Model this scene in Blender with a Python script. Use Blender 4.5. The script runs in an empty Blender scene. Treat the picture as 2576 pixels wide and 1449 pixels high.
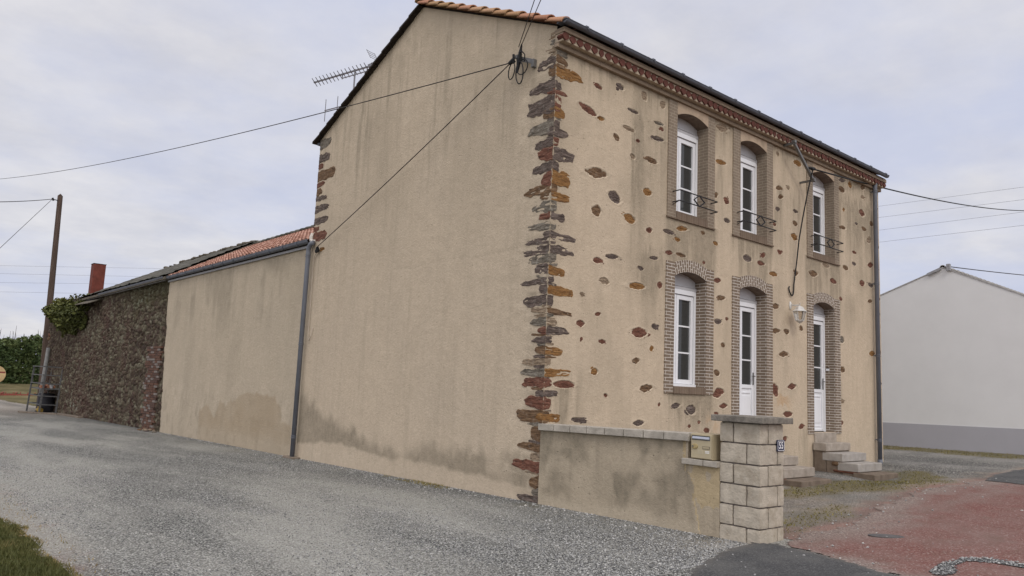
import bpy, bmesh, math, random
import numpy as np
from mathutils import Vector, Matrix

rad = math.radians
S = bpy.context.scene
COL = S.collection
random.seed(7)
rng = np.random.default_rng(11)

# ------------------------------------------------------------------ camera
YAW, PITCH, ROLL = rad(40.4846), rad(7.4971), rad(2.5292)
CAM = Vector((-7.502, -7.990, 1.600))
fw = Vector((math.cos(PITCH) * math.sin(YAW), math.cos(PITCH) * math.cos(YAW), math.sin(PITCH)))
rt0 = Vector((math.cos(YAW), -math.sin(YAW), 0))
up0 = rt0.cross(fw)
rt = math.cos(ROLL) * rt0 + math.sin(ROLL) * up0
up = -math.sin(ROLL) * rt0 + math.cos(ROLL) * up0
cd = bpy.data.cameras.new("camera")
cam = bpy.data.objects.new("camera", cd)
COL.objects.link(cam)
mw = Matrix(((rt.x, up.x, -fw.x, CAM.x), (rt.y, up.y, -fw.y, CAM.y), (rt.z, up.z, -fw.z, CAM.z), (0, 0, 0, 1)))
cam.matrix_world = mw
cd.sensor_width = 36.0
cd.lens = 36.0 * 1906.51 / 2576.0
cd.clip_end = 3000
S.camera = cam

# ------------------------------------------------------------------ sky, sun, exposure
SUN = Vector((-0.5, -1.0, 1.1)).normalized()
world = bpy.data.worlds.new("World")
S.world = world
world.use_nodes = True
wn, wl = world.node_tree.nodes, world.node_tree.links
wn.clear()
w_out = wn.new("ShaderNodeOutputWorld")
w_bg = wn.new("ShaderNodeBackground")
w_sky = wn.new("ShaderNodeTexSky")
w_sky.sky_type = 'NISHITA'
w_sky.sun_disc = False
w_sky.sun_elevation = math.asin(SUN.z)
w_sky.sun_rotation = math.atan2(SUN.x, SUN.y)
w_sky.dust_density = 2.0


def wmath(op, a, b=None, c=None, clamp=False):
    n = wn.new("ShaderNodeMath")
    n.operation = op
    n.use_clamp = clamp
    for i, x in enumerate((a, b, c)):
        if x is None:
            continue
        if isinstance(x, (int, float)):
            n.inputs[i].default_value = x
        else:
            wl.new(x, n.inputs[i])
    return n.outputs[0]


def wmixc(fac, a, b, mode='MIX'):
    n = wn.new("ShaderNodeMix")
    n.data_type = 'RGBA'
    n.blend_type = mode
    for s, x in ((0, fac), (6, a), (7, b)):
        if isinstance(x, (int, float)):
            n.inputs[s].default_value = x
        elif isinstance(x, tuple):
            n.inputs[s].default_value = (*x, 1)
        else:
            wl.new(x, n.inputs[s])
    return n.outputs[2]


w_tc = wn.new("ShaderNodeTexCoord")
w_sep = wn.new("ShaderNodeSeparateXYZ")
wl.new(w_tc.outputs["Generated"], w_sep.inputs[0])
zc = wmath('MAXIMUM', wmath('ADD', w_sep.outputs[2], 0.16), 0.05)
cx_ = wmath('DIVIDE', w_sep.outputs[0], zc)
cy_ = wmath('DIVIDE', w_sep.outputs[1], zc)
w_cmb = wn.new("ShaderNodeCombineXYZ")
wl.new(cx_, w_cmb.inputs[0])
wl.new(cy_, w_cmb.inputs[1])


def wnoise(scale, det, rough, off=0.0):
    mp = wn.new("ShaderNodeMapping")
    mp.inputs["Location"].default_value = (off, off * 0.7, 0)
    wl.new(w_cmb.outputs[0], mp.inputs[0])
    n = wn.new("ShaderNodeTexNoise")
    n.inputs["Scale"].default_value = scale
    n.inputs["Detail"].default_value = det
    n.inputs["Roughness"].default_value = rough
    wl.new(mp.outputs[0], n.inputs["Vector"])
    return n.outputs[0]


def wramp(fac, stops):
    n = wn.new("ShaderNodeValToRGB")
    e = n.color_ramp.elements
    while len(e) < len(stops):
        e.new(0.5)
    for el, (p, c) in zip(e, stops):
        el.position = p
        el.color = (c, c, c, 1) if isinstance(c, (int, float)) else (*c, 1)
    wl.new(fac, n.inputs[0])
    return n.outputs[0]


SKYK = 0.79
c_big = wramp(wnoise(1.05, 7, 0.56, 3.3), [(0.38, 0.0), (0.58, 1.0)])
c_det = wramp(wnoise(3.4, 6, 0.6, 9.1), [(0.34, 0.0), (0.68, 1.0)])
cloud = wmixc(c_det, (0.605 * SKYK, 0.605 * SKYK, 0.66 * SKYK), (0.735 * SKYK, 0.722 * SKYK, 0.745 * SKYK))
blue = (0.50 * SKYK, 0.55 * SKYK, 0.735 * SKYK)
skycol = wmixc(wmath('MULTIPLY_ADD', c_big, 0.62, 0.38), blue, cloud)
# overcast out of view, overhead and behind the camera, boosted to fill the walls
w_dot = wn.new("ShaderNodeVectorMath")
w_dot.operation = 'DOT_PRODUCT'
wl.new(w_tc.outputs["Generated"], w_dot.inputs[0])
w_dot.inputs[1].default_value = Vector((-0.42, -0.42, 0.80)).normalized()
w_mr = wn.new("ShaderNodeMapRange")
w_mr.interpolation_type = 'SMOOTHSTEP'
w_mr.inputs[1].default_value = -0.2
w_mr.inputs[2].default_value = 0.9
w_mr.inputs[3].default_value = 1.0
w_mr.inputs[4].default_value = 1.0
wl.new(w_dot.outputs["Value"], w_mr.inputs[0])
w_mr.inputs[3].default_value = 0.0
glowc = wmixc(w_mr.outputs[0], (1.0, 1.0, 1.0), (2.0, 1.92, 1.80))
w_vm = wn.new("ShaderNodeVectorMath")
w_vm.operation = 'MULTIPLY'
wl.new(skycol, w_vm.inputs[0])
wl.new(glowc, w_vm.inputs[1])
# thin share of clear Nishita sky behind the cloud sheet (background strength 0.1)
w_up = wn.new("ShaderNodeVectorMath")
w_up.operation = 'SCALE'
wl.new(w_vm.outputs[0], w_up.inputs[0])
w_up.inputs[3].default_value = 10.0
final = wmixc(0.94, w_sky.outputs[0], w_up.outputs[0])
wl.new(final, w_bg.inputs[0])
w_bg.inputs[1].default_value = 0.1
wl.new(w_bg.outputs[0], w_out.inputs[0])

sd = bpy.data.lights.new("sun", 'SUN')
sd.energy = 0.62
sd.angle = rad(14)
sd.color = (1.0, 0.95, 0.87)
sun = bpy.data.objects.new("sun", sd)
COL.objects.link(sun)
sun.location = (-20, -40, 40)
sun.rotation_euler = (-SUN).to_track_quat('-Z', 'Y').to_euler()

S.view_settings.view_transform = 'Standard'
S.view_settings.look = 'None'
S.view_settings.exposure = 0.45
S.view_settings.gamma = 1.0
S.view_settings.use_curve_mapping = False
S.cycles.max_bounces = 6

# ------------------------------------------------------------------ helpers


def lin(r, g, b):
    def f(c):
        c /= 255.0
        return c / 12.92 if c <= 0.04045 else ((c + 0.055) / 1.055) ** 2.4
    return (f(r), f(g), f(b))


class Mat:
    """Small wrapper round a node material."""

    def __init__(s, name, rough=0.9, spec=0.3, metal=0.0):
        s.m = bpy.data.materials.new(name)
        s.m.use_nodes = True
        s.N, s.L = s.m.node_tree.nodes, s.m.node_tree.links
        s.b = s.N["Principled BSDF"]
        s.b.inputs["Roughness"].default_value = rough
        s.b.inputs["Specular IOR Level"].default_value = spec
        s.b.inputs["Metallic"].default_value = metal
        s._co = None

    def put(s, sock, x):
        if x is None:
            return
        if isinstance(x, (int, float)):
            sock.default_value = x
        elif isinstance(x, tuple):
            sock.default_value = x if len(x) == len(sock.default_value) else (*x, 1)
        else:
            s.L.new(x, sock)

    def co(s):
        if s._co is None:
            s._co = s.N.new("ShaderNodeTexCoord")
        return s._co.outputs["Object"]

    def uv(s):
        s.co()
        return s._co.outputs["UV"]

    def map(s, scale=(1, 1, 1), loc=(0, 0, 0), rot=(0, 0, 0), vec=None):
        n = s.N.new("ShaderNodeMapping")
        n.inputs["Scale"].default_value = scale
        n.inputs["Location"].default_value = loc
        n.inputs["Rotation"].default_value = rot
        s.L.new(vec or s.co(), n.inputs[0])
        return n.outputs[0]

    def noise(s, scale, det=3, rough=0.55, vec=None, dist=0.0):
        n = s.N.new("ShaderNodeTexNoise")
        n.inputs["Scale"].default_value = scale
        n.inputs["Detail"].default_value = det
        n.inputs["Roughness"].default_value = rough
        n.inputs["Distortion"].default_value = dist
        s.L.new(vec or s.co(), n.inputs["Vector"])
        return n.outputs[0]

    def vor(s, scale, vec=None, feat='F1', out="Distance", rnd=1.0):
        n = s.N.new("ShaderNodeTexVoronoi")
        n.feature = feat
        n.inputs["Scale"].default_value = scale
        n.inputs["Randomness"].default_value = rnd
        s.L.new(vec or s.co(), n.inputs["Vector"])
        return n.outputs[out]

    def ramp(s, fac, stops, interp='LINEAR'):
        n = s.N.new("ShaderNodeValToRGB")
        n.color_ramp.interpolation = interp
        e = n.color_ramp.elements
        while len(e) < len(stops):
            e.new(0.5)
        for el, (p, c) in zip(e, stops):
            el.position = p
            el.color = (c, c, c, 1) if isinstance(c, (int, float)) else (*c, 1)
        s.put(n.inputs[0], fac)
        return n.outputs[0]

    def mix(s, fac, a, b, mode='MIX'):
        n = s.N.new("ShaderNodeMix")
        n.data_type = 'RGBA'
        n.blend_type = mode
        s.put(n.inputs[0], fac)
        s.put(n.inputs[6], a)
        s.put(n.inputs[7], b)
        return n.outputs[2]

    def math(s, op, a, b=None, c=None, clamp=False):
        n = s.N.new("ShaderNodeMath")
        n.operation = op
        n.use_clamp = clamp
        for i, x in enumerate((a, b, c)):
            s.put(n.inputs[i], x)
        return n.outputs[0]

    def sep(s, vec):
        n = s.N.new("ShaderNodeSeparateXYZ")
        s.L.new(vec, n.inputs[0])
        return n.outputs

    def attr(s, name, color=False):
        n = s.N.new("ShaderNodeAttribute")
        n.attribute_name = name
        return n.outputs["Color"] if color else n.outputs["Fac"]

    def bump(s, h, strength=0.5, dist=0.01, nrm=None):
        n = s.N.new("ShaderNodeBump")
        n.inputs["Strength"].default_value = strength
        n.inputs["Distance"].default_value = dist
        s.L.new(h, n.inputs["Height"])
        if nrm is not None:
            s.L.new(nrm, n.inputs["Normal"])
        return n.outputs[0]

    def done(s, col=None, nrm=None, rough=None):
        s.put(s.b.inputs["Base Color"], col)
        if rough is not None:
            s.put(s.b.inputs["Roughness"], rough)
        if nrm is not None:
            s.L.new(nrm, s.b.inputs["Normal"])
        return s.m


_P = rng.permutation(512)
_V = rng.random(512)


def vn(x, y, seed=0):
    x = np.asarray(x, float)
    y = np.asarray(y, float)
    xi, yi = np.floor(x).astype(int), np.floor(y).astype(int)
    u, v = x - xi, y - yi
    u, v = u * u * (3 - 2 * u), v * v * (3 - 2 * v)

    def h(a, b):
        return _V[(_P[(_P[(a + seed * 17) & 511] + b) & 511]) & 511]
    return (h(xi, yi) * (1 - u) + h(xi + 1, yi) * u) * (1 - v) + (h(xi, yi + 1) * (1 - u) + h(xi + 1, yi + 1) * u) * v


def fbm(x, y, seed=0, octv=4, rough=0.5):
    a, t, s = 1.0, 0.0, 0.0
    f = 1.0
    for i in range(octv):
        t = t + a * vn(np.asarray(x) * f, np.asarray(y) * f, seed + i * 3)
        s += a
        a *= rough
        f *= 2.03
    return t / s


def sstep(a, b, x):
    t = np.clip((x - a) / (b - a), 0, 1)
    return t * t * (3 - 2 * t)


def zg(x, y):
    """height of the ground: an even slope near the house, level far away"""
    xx = np.clip(x, -14, 24)
    yy = np.clip(y, -16, 55)
    return 0.023 * xx - 0.0155 * yy - 0.095 * np.exp(-((np.asarray(x) - 8.2) / 1.25) ** 2 - ((np.asarray(y) + 1.35) / 0.62) ** 2)


def rootloc(o):
    p = Vector((0, 0, 0))
    while o is not None:
        p += o.location
        o = o.parent
    return p


def tag(o, label=None, cat=None, group=None, kind=None):
    for k, v in (("label", label), ("category", cat), ("group", group), ("kind", kind)):
        if v:
            o[k] = v
    return o


def thing(name, loc, label, cat, group=None):
    o = bpy.data.objects.new(name, None)
    o.empty_display_size = 0.2
    COL.objects.link(o)
    o.location = loc
    return tag(o, label, cat, group)


def link(name, me, parent=None):
    o = bpy.data.objects.new(name, me)
    COL.objects.link(o)
    if parent is not None:
        o.parent = parent
    return o


class MB:
    def __init__(s):
        s.v, s.f, s.mi, s.uvs = [], [], [], {}

    def face(s, pts, mi=0, uv=None):
        i = len(s.v)
        s.v += [tuple(p) for p in pts]
        if uv:
            s.uvs[len(s.f)] = uv
        s.f.append(tuple(range(i, i + len(pts))))
        s.mi.append(mi)

    def raw(s, vs, fs, mi=0):
        i = len(s.v)
        s.v += [tuple(p) for p in vs]
        for f in fs:
            s.f.append(tuple(i + k for k in f))
            s.mi.append(mi)

    def box(s, a, b, mi=0):
        x0, y0, z0 = (min(a[k], b[k]) for k in range(3))
        x1, y1, z1 = (max(a[k], b[k]) for k in range(3))
        s.raw([(x0, y0, z0), (x1, y0, z0), (x1, y1, z0), (x0, y1, z0), (x0, y0, z1), (x1, y0, z1), (x1, y1, z1), (x0, y1, z1)],
              [(0, 3, 2, 1), (4, 5, 6, 7), (0, 1, 5, 4), (1, 2, 6, 5), (2, 3, 7, 6), (3, 0, 4, 7)], mi)
        return s

    def loops(s, A, B, mi=0, caps=True):
        n = len(A)
        s.raw(list(A) + list(B), [(i, (i + 1) % n, n + (i + 1) % n, n + i) for i in range(n)], mi)
        if caps:
            s.face(list(A)[::-1], mi)
            s.face(list(B), mi)
        return s

    def bar(s, p, q, w, h=None, mi=0, upv=(0, 0, 1)):
        p, q = Vector(p), Vector(q)
        h = h or w
        d = (q - p).normalized()
        u = Vector(upv)
        if abs(d.dot(u)) > 0.95:
            u = Vector((1, 0, 0))
        a = d.cross(u).normalized() * (w / 2)
        b = a.cross(d).normalized() * (h / 2)
        A = [p - a - b, p + a - b, p + a + b, p - a + b]
        B = [q - a - b, q + a - b, q + a + b, q - a + b]
        return s.loops(A, B, mi)

    def tube(s, pts, r, seg=6, mi=0, caps=True):
        pts = [Vector(p) for p in pts]
        n = len(pts)
        rs = r if isinstance(r, (list, tuple)) else [r] * n
        vs, fs = [], []
        prev = None
        for i, p in enumerate(pts):
            d = (pts[min(i + 1, n - 1)] - pts[max(i - 1, 0)]).normalized()
            if prev is None:
                u = Vector((0, 0, 1)) if abs(d.z) < 0.9 else Vector((1, 0, 0))
                a = d.cross(u).normalized()
            else:
                a = (prev - d * prev.dot(d)).normalized()
            prev = a
            b = d.cross(a)
            for k in range(seg):
                t = 2 * math.pi * k / seg
                vs.append(p + (a * math.cos(t) + b * math.sin(t)) * rs[i])
        for i in range(n - 1):
            for k in range(seg):
                k2 = (k + 1) % seg
                fs.append((i * seg + k, i * seg + k2, (i + 1) * seg + k2, (i + 1) * seg + k))
        if caps:
            fs.append(tuple(range(seg))[::-1])
            fs.append(tuple((n - 1) * seg + k for k in range(seg)))
        s.raw(vs, fs, mi)
        return s

    def lathe(s, c, prof, seg=16, mi=0, rot=0.0, sx=1.0, sy=1.0):
        vs, fs = [], []
        for r, z in prof:
            for k in range(seg):
                t = 2 * math.pi * k / seg + rot
                vs.append((c[0] + r * math.cos(t) * sx, c[1] + r * math.sin(t) * sy, c[2] + z))
        for i in range(len(prof) - 1):
            for k in range(seg):
                k2 = (k + 1) % seg
                fs.append((i * seg + k, i * seg + k2, (i + 1) * seg + k2, (i + 1) * seg + k))
        fs.append(tuple(range(seg))[::-1])
        fs.append(tuple((len(prof) - 1) * seg + k for k in range(seg)))
        s.raw(vs, fs, mi)
        return s

    def build(s, name, mats, parent=None, smooth=False, bevel=0.0, attrs=None):
        off = rootloc(parent)
        me = bpy.data.meshes.new(name)
        me.from_pydata([(p[0] - off.x, p[1] - off.y, p[2] - off.z) for p in s.v], [], s.f)
        for m in (mats if isinstance(mats, (list, tuple)) else [mats]):
            me.materials.append(m)
        me.polygons.foreach_set("material_index", s.mi)
        if smooth:
            me.polygons.foreach_set("use_smooth", [True] * len(s.f))
        uvl = me.uv_layers.new(name="UVMap").data
        for pi, p in enumerate(me.polygons):
            c = s.uvs.get(pi)
            n = p.normal
            for j, li in enumerate(p.loop_indices):
                if c:
                    uvl[li].uv = c[j]
                else:
                    q = s.v[me.loops[li].vertex_index]
                    if abs(n.x) > abs(n.y) and abs(n.x) > abs(n.z):
                        uvl[li].uv = (q[1], q[2])
                    elif abs(n.y) > abs(n.z):
                        uvl[li].uv = (q[0], q[2])
                    else:
                        uvl[li].uv = (q[0], q[1])
        for k, vals in (attrs or {}).items():
            a = me.attributes.new(k, 'FLOAT', 'POINT')
            a.data.foreach_set("value", np.asarray(vals, np.float32))
        o = link(name, me, parent)
        if bevel:
            b = o.modifiers.new("bevel", 'BEVEL')
            b.width = bevel
            b.segments = 2
            b.limit_method = 'ANGLE'
        return o


def np_mesh(name, V, F, mats, parent=None, smooth=True, attrs=None, mi=None):
    """mesh from numpy arrays; F is (n,3) or (n,4)"""
    off = rootloc(parent)
    me = bpy.data.meshes.new(name)
    V = np.asarray(V, float) - np.array(off)
    F = np.asarray(F)
    n, k = F.shape
    me.vertices.add(len(V))
    me.vertices.foreach_set("co", V.astype(np.float32).ravel())
    me.loops.add(n * k)
    me.loops.foreach_set("vertex_index", F.astype(np.int32).ravel())
    me.polygons.add(n)
    me.polygons.foreach_set("loop_start", np.arange(0, n * k, k, dtype=np.int32))
    me.polygons.foreach_set("loop_total", np.full(n, k, dtype=np.int32))
    if mi is not None:
        me.polygons.foreach_set("material_index", np.asarray(mi, np.int32))
    me.update(calc_edges=True)
    me.polygons.foreach_set("use_smooth", [smooth] * n)
    for m in (mats if isinstance(mats, (list, tuple)) else [mats]):
        me.materials.append(m)
    for a, vals in (attrs or {}).items():
        at = me.attributes.new(a, 'FLOAT', 'POINT')
        at.data.foreach_set("value", np.asarray(vals, np.float32))
    me.validate()
    return link(name, me, parent)


def grid_faces(nu, nv, keep=None):
    i = np.arange(nu * nv).reshape(nu, nv)
    F = np.stack([i[:-1, :-1], i[1:, :-1], i[1:, 1:], i[:-1, 1:]], -1).reshape(-1, 4)
    if keep is not None:
        F = F[keep.reshape(-1)]
    return F


def compact(V, F, attrs):
    used = np.unique(F)
    m = np.full(len(V), -1)
    m[used] = np.arange(len(used))
    return V[used], m[F], {k: np.asarray(a)[used] for k, a in attrs.items()}


def inpoly(px, py, poly):
    c = np.zeros(np.shape(px), bool)
    n = len(poly)
    for i in range(n):
        x0, y0 = poly[i]
        x1, y1 = poly[(i + 1) % n]
        hit = ((y0 > py) != (y1 > py)) & (px < (x1 - x0) * (py - y0) / (y1 - y0 + 1e-12) + x0)
        c ^= hit
    return c


def pdist(px, py, poly, closed=True):
    d = np.full(np.shape(px), 1e9)
    n = len(poly)
    for i in range(n if closed else n - 1):
        ax, ay = poly[i]
        bx, by = poly[(i + 1) % n]
        ex, ey = bx - ax, by - ay
        t = np.clip(((px - ax) * ex + (py - ay) * ey) / (ex * ex + ey * ey + 1e-12), 0, 1)
        d = np.minimum(d, np.hypot(px - ax - t * ex, py - ay - t * ey))
    return d


def sag(p, q, drop, n=24):
    p, q = Vector(p), Vector(q)
    out = []
    for i in range(n + 1):
        t = i / n
        a = p.lerp(q, t)
        a.z -= 4 * drop * t * (1 - t)
        out.append(a)
    return out
STONES = [(.96,5.0,.46,.14,0,'B'),(4.36,6.64,.33,.15,0,'T'),(6.23,1.78,.21,.23,28,'R'),(2.08,2.58,.36,.13,0,'R'),(4.29,1.67,.3,.15,0,'R'),(1.4,4.7,.28,.15,-15,'P'),(10.08,6.06,.3,.14,0,'R'),(1.97,3.33,.41,.1,0,'O'),(7.75,4.3,.34,.11,0,'B'),(10.43,5.46,.26,.14,0,'T'),(.41,1.68,.4,.09,0,'R'),(1.77,4.42,.27,.13,-12,'O'),(.71,5.98,.39,.09,-8,'R'),(6.53,2.5,.35,.1,0,'B'),(6.69,1.32,.35,.1,0,'R'),(3.5,1.36,.26,.13,0,'P'),(7.13,6.59,.3,.11,0,'O'),(10.04,4.37,.25,.13,0,'R'),(9.09,6.42,.29,.11,0,'B'),(.98,4.4,.21,.15,35,'B'),(6.85,1.87,.31,.1,0,'R'),(5.21,4.26,.28,.11,0,'P'),(10.48,2.76,.28,.11,0,'O'),(2.27,1.69,.3,.1,0,'B'),(9.5,6.62,.21,.14,0,'O'),(10.15,6.7,.24,.12,0,'B'),(10.49,4.87,.26,.11,0,'R'),(6.98,4.97,.23,.12,0,'O'),(6.25,2.95,.3,.09,0,'B'),(9.1,6.64,.3,.09,0,'P'),(9.01,2.32,.24,.11,0,'B'),(9.01,2.97,.2,.13,0,'G'),(4.32,5.96,.32,.08,0,'O'),(6.24,3.44,.28,.09,0,'B'),(8.63,4.25,.28,.09,0,'R'),(2.3,5.52,.31,.08,0,'B'),(10.49,4.38,.27,.09,0,'P'),(8.31,4.56,.3,.08,0,'T'),(6.15,4.08,.29,.08,0,'O'),(2.45,5.94,.33,.07,0,'P'),(2.21,4.95,.21,.11,0,'O'),(3.16,4.49,.28,.08,0,'O'),(2.11,1.13,.27,.08,0,'P'),(10.57,5.88,.19,.11,0,'B'),(2.08,6.6,.16,.13,-35,'T'),(9.23,4.63,.26,.08,0,'B'),(4.27,2.96,.23,.09,0,'P'),(1.37,3.73,.29,.07,0,'P'),(5.7,4.23,.25,.08,0,'R'),(3.06,1.42,.25,.08,0,'P'),(6.38,5.89,.24,.08,0,'B'),(4.47,1.44,.24,.08,0,'R'),(10.18,5.69,.24,.08,0,'B'),(.74,1.17,.32,.06,0,'P'),(4.35,3.4,.27,.07,0,'B'),(9.13,5.54,.27,.07,0,'B'),(4.5,5.26,.17,.11,0,'R'),(7.22,1.08,.2,.09,0,'R'),(1.21,3.32,.22,.08,0,'T'),(4.24,3.71,.22,.08,0,'R'),(6.65,2.97,.22,.08,0,'B'),(10.42,3.99,.22,.08,0,'B'),(1.46,6.57,.19,.09,0,'P'),(1.7,5.92,.28,.06,0,'T'),(2.8,4.37,.28,.06,0,'P'),(1.04,3.62,.21,.08,0,'R'),(7.01,5.26,.21,.08,0,'B'),(10.14,6.45,.21,.08,0,'T'),(4.24,2.03,.18,.09,0,'B'),(7.05,4.21,.16,.1,0,'B'),(2.57,6.58,.14,.11,0,'T'),(6.44,5.72,.17,.09,0,'B'),(5.79,4.41,.17,.09,0,'R'),(9.65,4.78,.21,.07,0,'P'),(2.01,2.12,.18,.08,0,'B'),(1.8,6.25,.28,.05,0,'P'),(8.98,1.63,.2,.07,0,'T'),(6.58,.84,.17,.08,0,'R'),(.71,2.61,.17,.08,0,'R'),(7.23,3.08,.15,.09,0,'B'),(8.95,1.15,.15,.09,0,'R'),(1.04,1.9,.15,.09,0,'O'),(4.54,4.88,.19,.07,0,'P'),(2.48,2.71,.19,.07,0,'P'),(3.96,1.01,.19,.07,0,'R'),(2.81,4.01,.22,.06,0,'R'),(3.14,4.02,.26,.05,0,'B'),(6.32,5.44,.16,.08,0,'P'),(.94,6.42,.18,.07,0,'R'),(7.03,5.53,.21,.06,0,'P'),(1.39,5.7,.15,.08,-15,'B'),(6.4,4.56,.15,.08,0,'R'),(2.27,4.31,.17,.07,0,'R'),(2.58,3.42,.13,.09,0,'R'),(4.18,5.3,.13,.09,0,'B'),(2.41,3.86,.22,.05,0,'P'),(9.66,5.05,.18,.06,0,'R'),(3.04,4.28,.17,.06,0,'O'),(2.47,6.22,.25,.04,0,'G'),(6.74,5.97,.14,.07,0,'T'),(8.98,3.89,.14,.07,0,'R'),(1.02,5.91,.16,.06,0,'O'),(6.33,6.6,.12,.08,0,'T'),(6.2,5.11,.16,.06,0,'R'),(1.81,5.47,.13,.07,0,'T'),(4.44,2.54,.13,.07,0,'B'),(9.18,5.97,.13,.07,0,'O'),(4.17,4.39,.15,.06,0,'O'),(9.79,5.75,.18,.05,0,'P'),(2.4,2.34,.1,.08,0,'O'),(3.78,4.52,.13,.06,0,'B'),(4.24,1.3,.12,.06,0,'R'),(1.19,2.37,.16,.04,0,'R'),(2.07,3.64,.15,.04,0,'P'),(.72,3.05,.1,.05,0,'T'),(1.31,1.55,.1,.05,0,'R'),(1.09,2.79,.12,.04,0,'R'),(3.73,1.15,.09,.05,0,'R'),(2.62,1.43,.07,.06,0,'R'),(3.83,3.98,.1,.04,0,'R'),(3.45,1.08,.08,.05,0,'R'),(1.93,5.77,.09,.04,0,'R'),(4.55,3.03,.09,.04,0,'R'),(.73,2.37,.05,.05,0,'R'),(2.56,6.14,.12,.02,0,'R')]
QUOINS = [(6.95,7.02,.05,.12,'T','T'),(6.83,6.91,0,.08,'G','G'),(6.65,6.74,.13,.18,'T','G'),(6.47,6.64,.36,.18,'P','B'),(6.31,6.49,.11,.51,'B','O'),(6.09,6.27,.51,.05,'P','P'),(6.04,6.12,.12,.2,'R','R'),(5.76,6.02,.53,.08,'P','R'),(5.67,5.82,.19,.16,'B','O'),(5.43,5.62,.53,.03,'G','P'),(5.38,5.51,.06,.26,'P','P'),(5.23,5.35,.34,.06,'P','R'),(5.01,5.21,.27,.38,'R','P'),(4.83,4.98,.37,.08,'P','P'),(4.63,4.84,.17,.33,'R','O'),(4.49,4.65,.53,0,'B','B'),(4.4,4.52,.18,.33,'B','O'),(4.21,4.38,.35,0,'G','G'),(4.09,4.21,.21,.24,'R','P'),(3.95,4.05,.4,0,'G','G'),(3.82,3.92,.09,.47,'P','P'),(3.73,3.82,.49,.05,'P','P'),(3.59,3.71,.53,.48,'P','P'),(3.45,3.58,.39,.1,'G','G'),(3.28,3.4,.23,.28,'P','O'),(3.15,3.22,.56,.04,'P','P'),(2.98,3.11,.13,.48,'P','O'),(2.82,2.97,.45,.07,'P','P'),(2.7,2.78,.28,.44,'T','B'),(2.52,2.64,.29,.16,'G','T'),(2.4,2.5,.13,.37,'R','P'),(2.27,2.36,.24,.05,'P','P'),(2.1,2.21,.17,.28,'B','O'),(1.95,2.04,.43,0,'T','T'),(1.79,1.89,.45,.5,'G','O'),(1.63,1.76,.4,.11,'R','R'),(1.5,1.58,.12,.22,'P','P'),(1.32,1.49,.35,.1,'R','R'),(1.13,1.29,.52,0,'B','B'),(1.14,1.25,.03,.27,'O','O'),(.87,1.07,.19,0,'B','B'),(.71,.82,.43,0,'B','B'),(.42,.58,.56,0,'R','R'),(.21,.38,.18,0,'B','B'),(-.0,.09,.46,0,'P','P')]

# ------------------------------------------------------------------ materials


def plaster(name, base, grime, warm=0.0, vstreak=0.5):
    """weathered sand-coloured render: blotches, rain streaks, stains and painted rim shade kept as mesh attributes"""
    M = Mat(name, 0.95, 0.15)
    big = M.noise(0.55, 4, 0.6)
    mid = M.noise(2.3, 4, 0.6)
    fine = M.noise(26, 3, 0.6)
    grit = M.noise(110, 2, 0.5)
    streak = M.noise(1.0, 5, 0.62, M.map((4.5, 4.5, 0.38)))
    thin = M.noise(1.0, 4, 0.6, M.map((17, 17, 0.75)))
    b = tuple(base)
    col = M.mix(M.ramp(mid, [(0.3, 0.0), (0.7, 1.0)]), tuple(c * 0.94 for c in b), tuple(min(1, c * 1.05) for c in b))
    col = M.mix(M.math('MULTIPLY', M.ramp(big, [(0.45, 0.0), (0.7, 1.0)]), 0.30), col, (b[0] * 0.84, b[1] * 0.86, b[2] * 0.90))
    g = (b[0] * 0.42, b[1] * 0.432, b[2] * 0.425)
    sm = M.math('MULTIPLY', M.ramp(streak, [(0.48, 0.0), (0.74, 1.0)]), M.ramp(thin, [(0.30, 0.15), (0.72, 1.0)]))
    col = M.mix(M.math('MULTIPLY', sm, grime * vstreak), col, g)
    st = M.attr("stain_shade")
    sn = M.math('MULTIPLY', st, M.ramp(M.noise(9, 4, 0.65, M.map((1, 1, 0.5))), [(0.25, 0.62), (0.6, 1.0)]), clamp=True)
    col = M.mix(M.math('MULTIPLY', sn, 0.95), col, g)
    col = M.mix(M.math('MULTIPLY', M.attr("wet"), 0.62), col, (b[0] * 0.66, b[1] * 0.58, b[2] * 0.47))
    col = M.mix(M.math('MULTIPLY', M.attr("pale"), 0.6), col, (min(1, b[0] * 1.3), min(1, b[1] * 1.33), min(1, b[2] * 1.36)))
    col = M.mix(M.math('MULTIPLY', M.attr("rust"), 0.55), col, (b[0] * 0.8, b[1] * 0.52, b[2] * 0.26))
    mot = M.noise(11, 5, 0.7)
    col = M.mix(M.math('MULTIPLY', M.ramp(mot, [(0.42, 1.0), (0.60, 0.0)]), 0.30), col, (b[0] * 0.74, b[1] * 0.73, b[2] * 0.72))
    # pitting: small dark holes
    pits = M.ramp(M.vor(11, M.map((1, 1, 1.35), (0, 0, 0)), 'F1', 'Distance'), [(0.05, 1.0), (0.15, 0.0)])
    pits = M.math('MULTIPLY', pits, M.ramp(M.noise(2.3, 4, 0.7), [(0.44, 0.0), (0.60, 1.0)]))
    col = M.mix(M.math('MULTIPLY', pits, 0.75), col, tuple(c * 0.35 for c in b))
    col = M.mix(M.math('MULTIPLY', M.ramp(grit, [(0.35, 1.0), (0.6, 0.0)]), 0.34), col, tuple(c * 0.62 for c in b))
    hgt = M.math('ADD', M.math('MULTIPLY', fine, 0.55), M.math('MULTIPLY', grit, 0.35))
    hgt = M.math('ADD', hgt, M.math('MULTIPLY', M.noise(8, 4, 0.6), 0.5))
    hgt = M.math('SUBTRACT', hgt, M.math('MULTIPLY', pits, 0.5))
    return M.done(col, M.bump(hgt, 0.85, 0.020))


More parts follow.
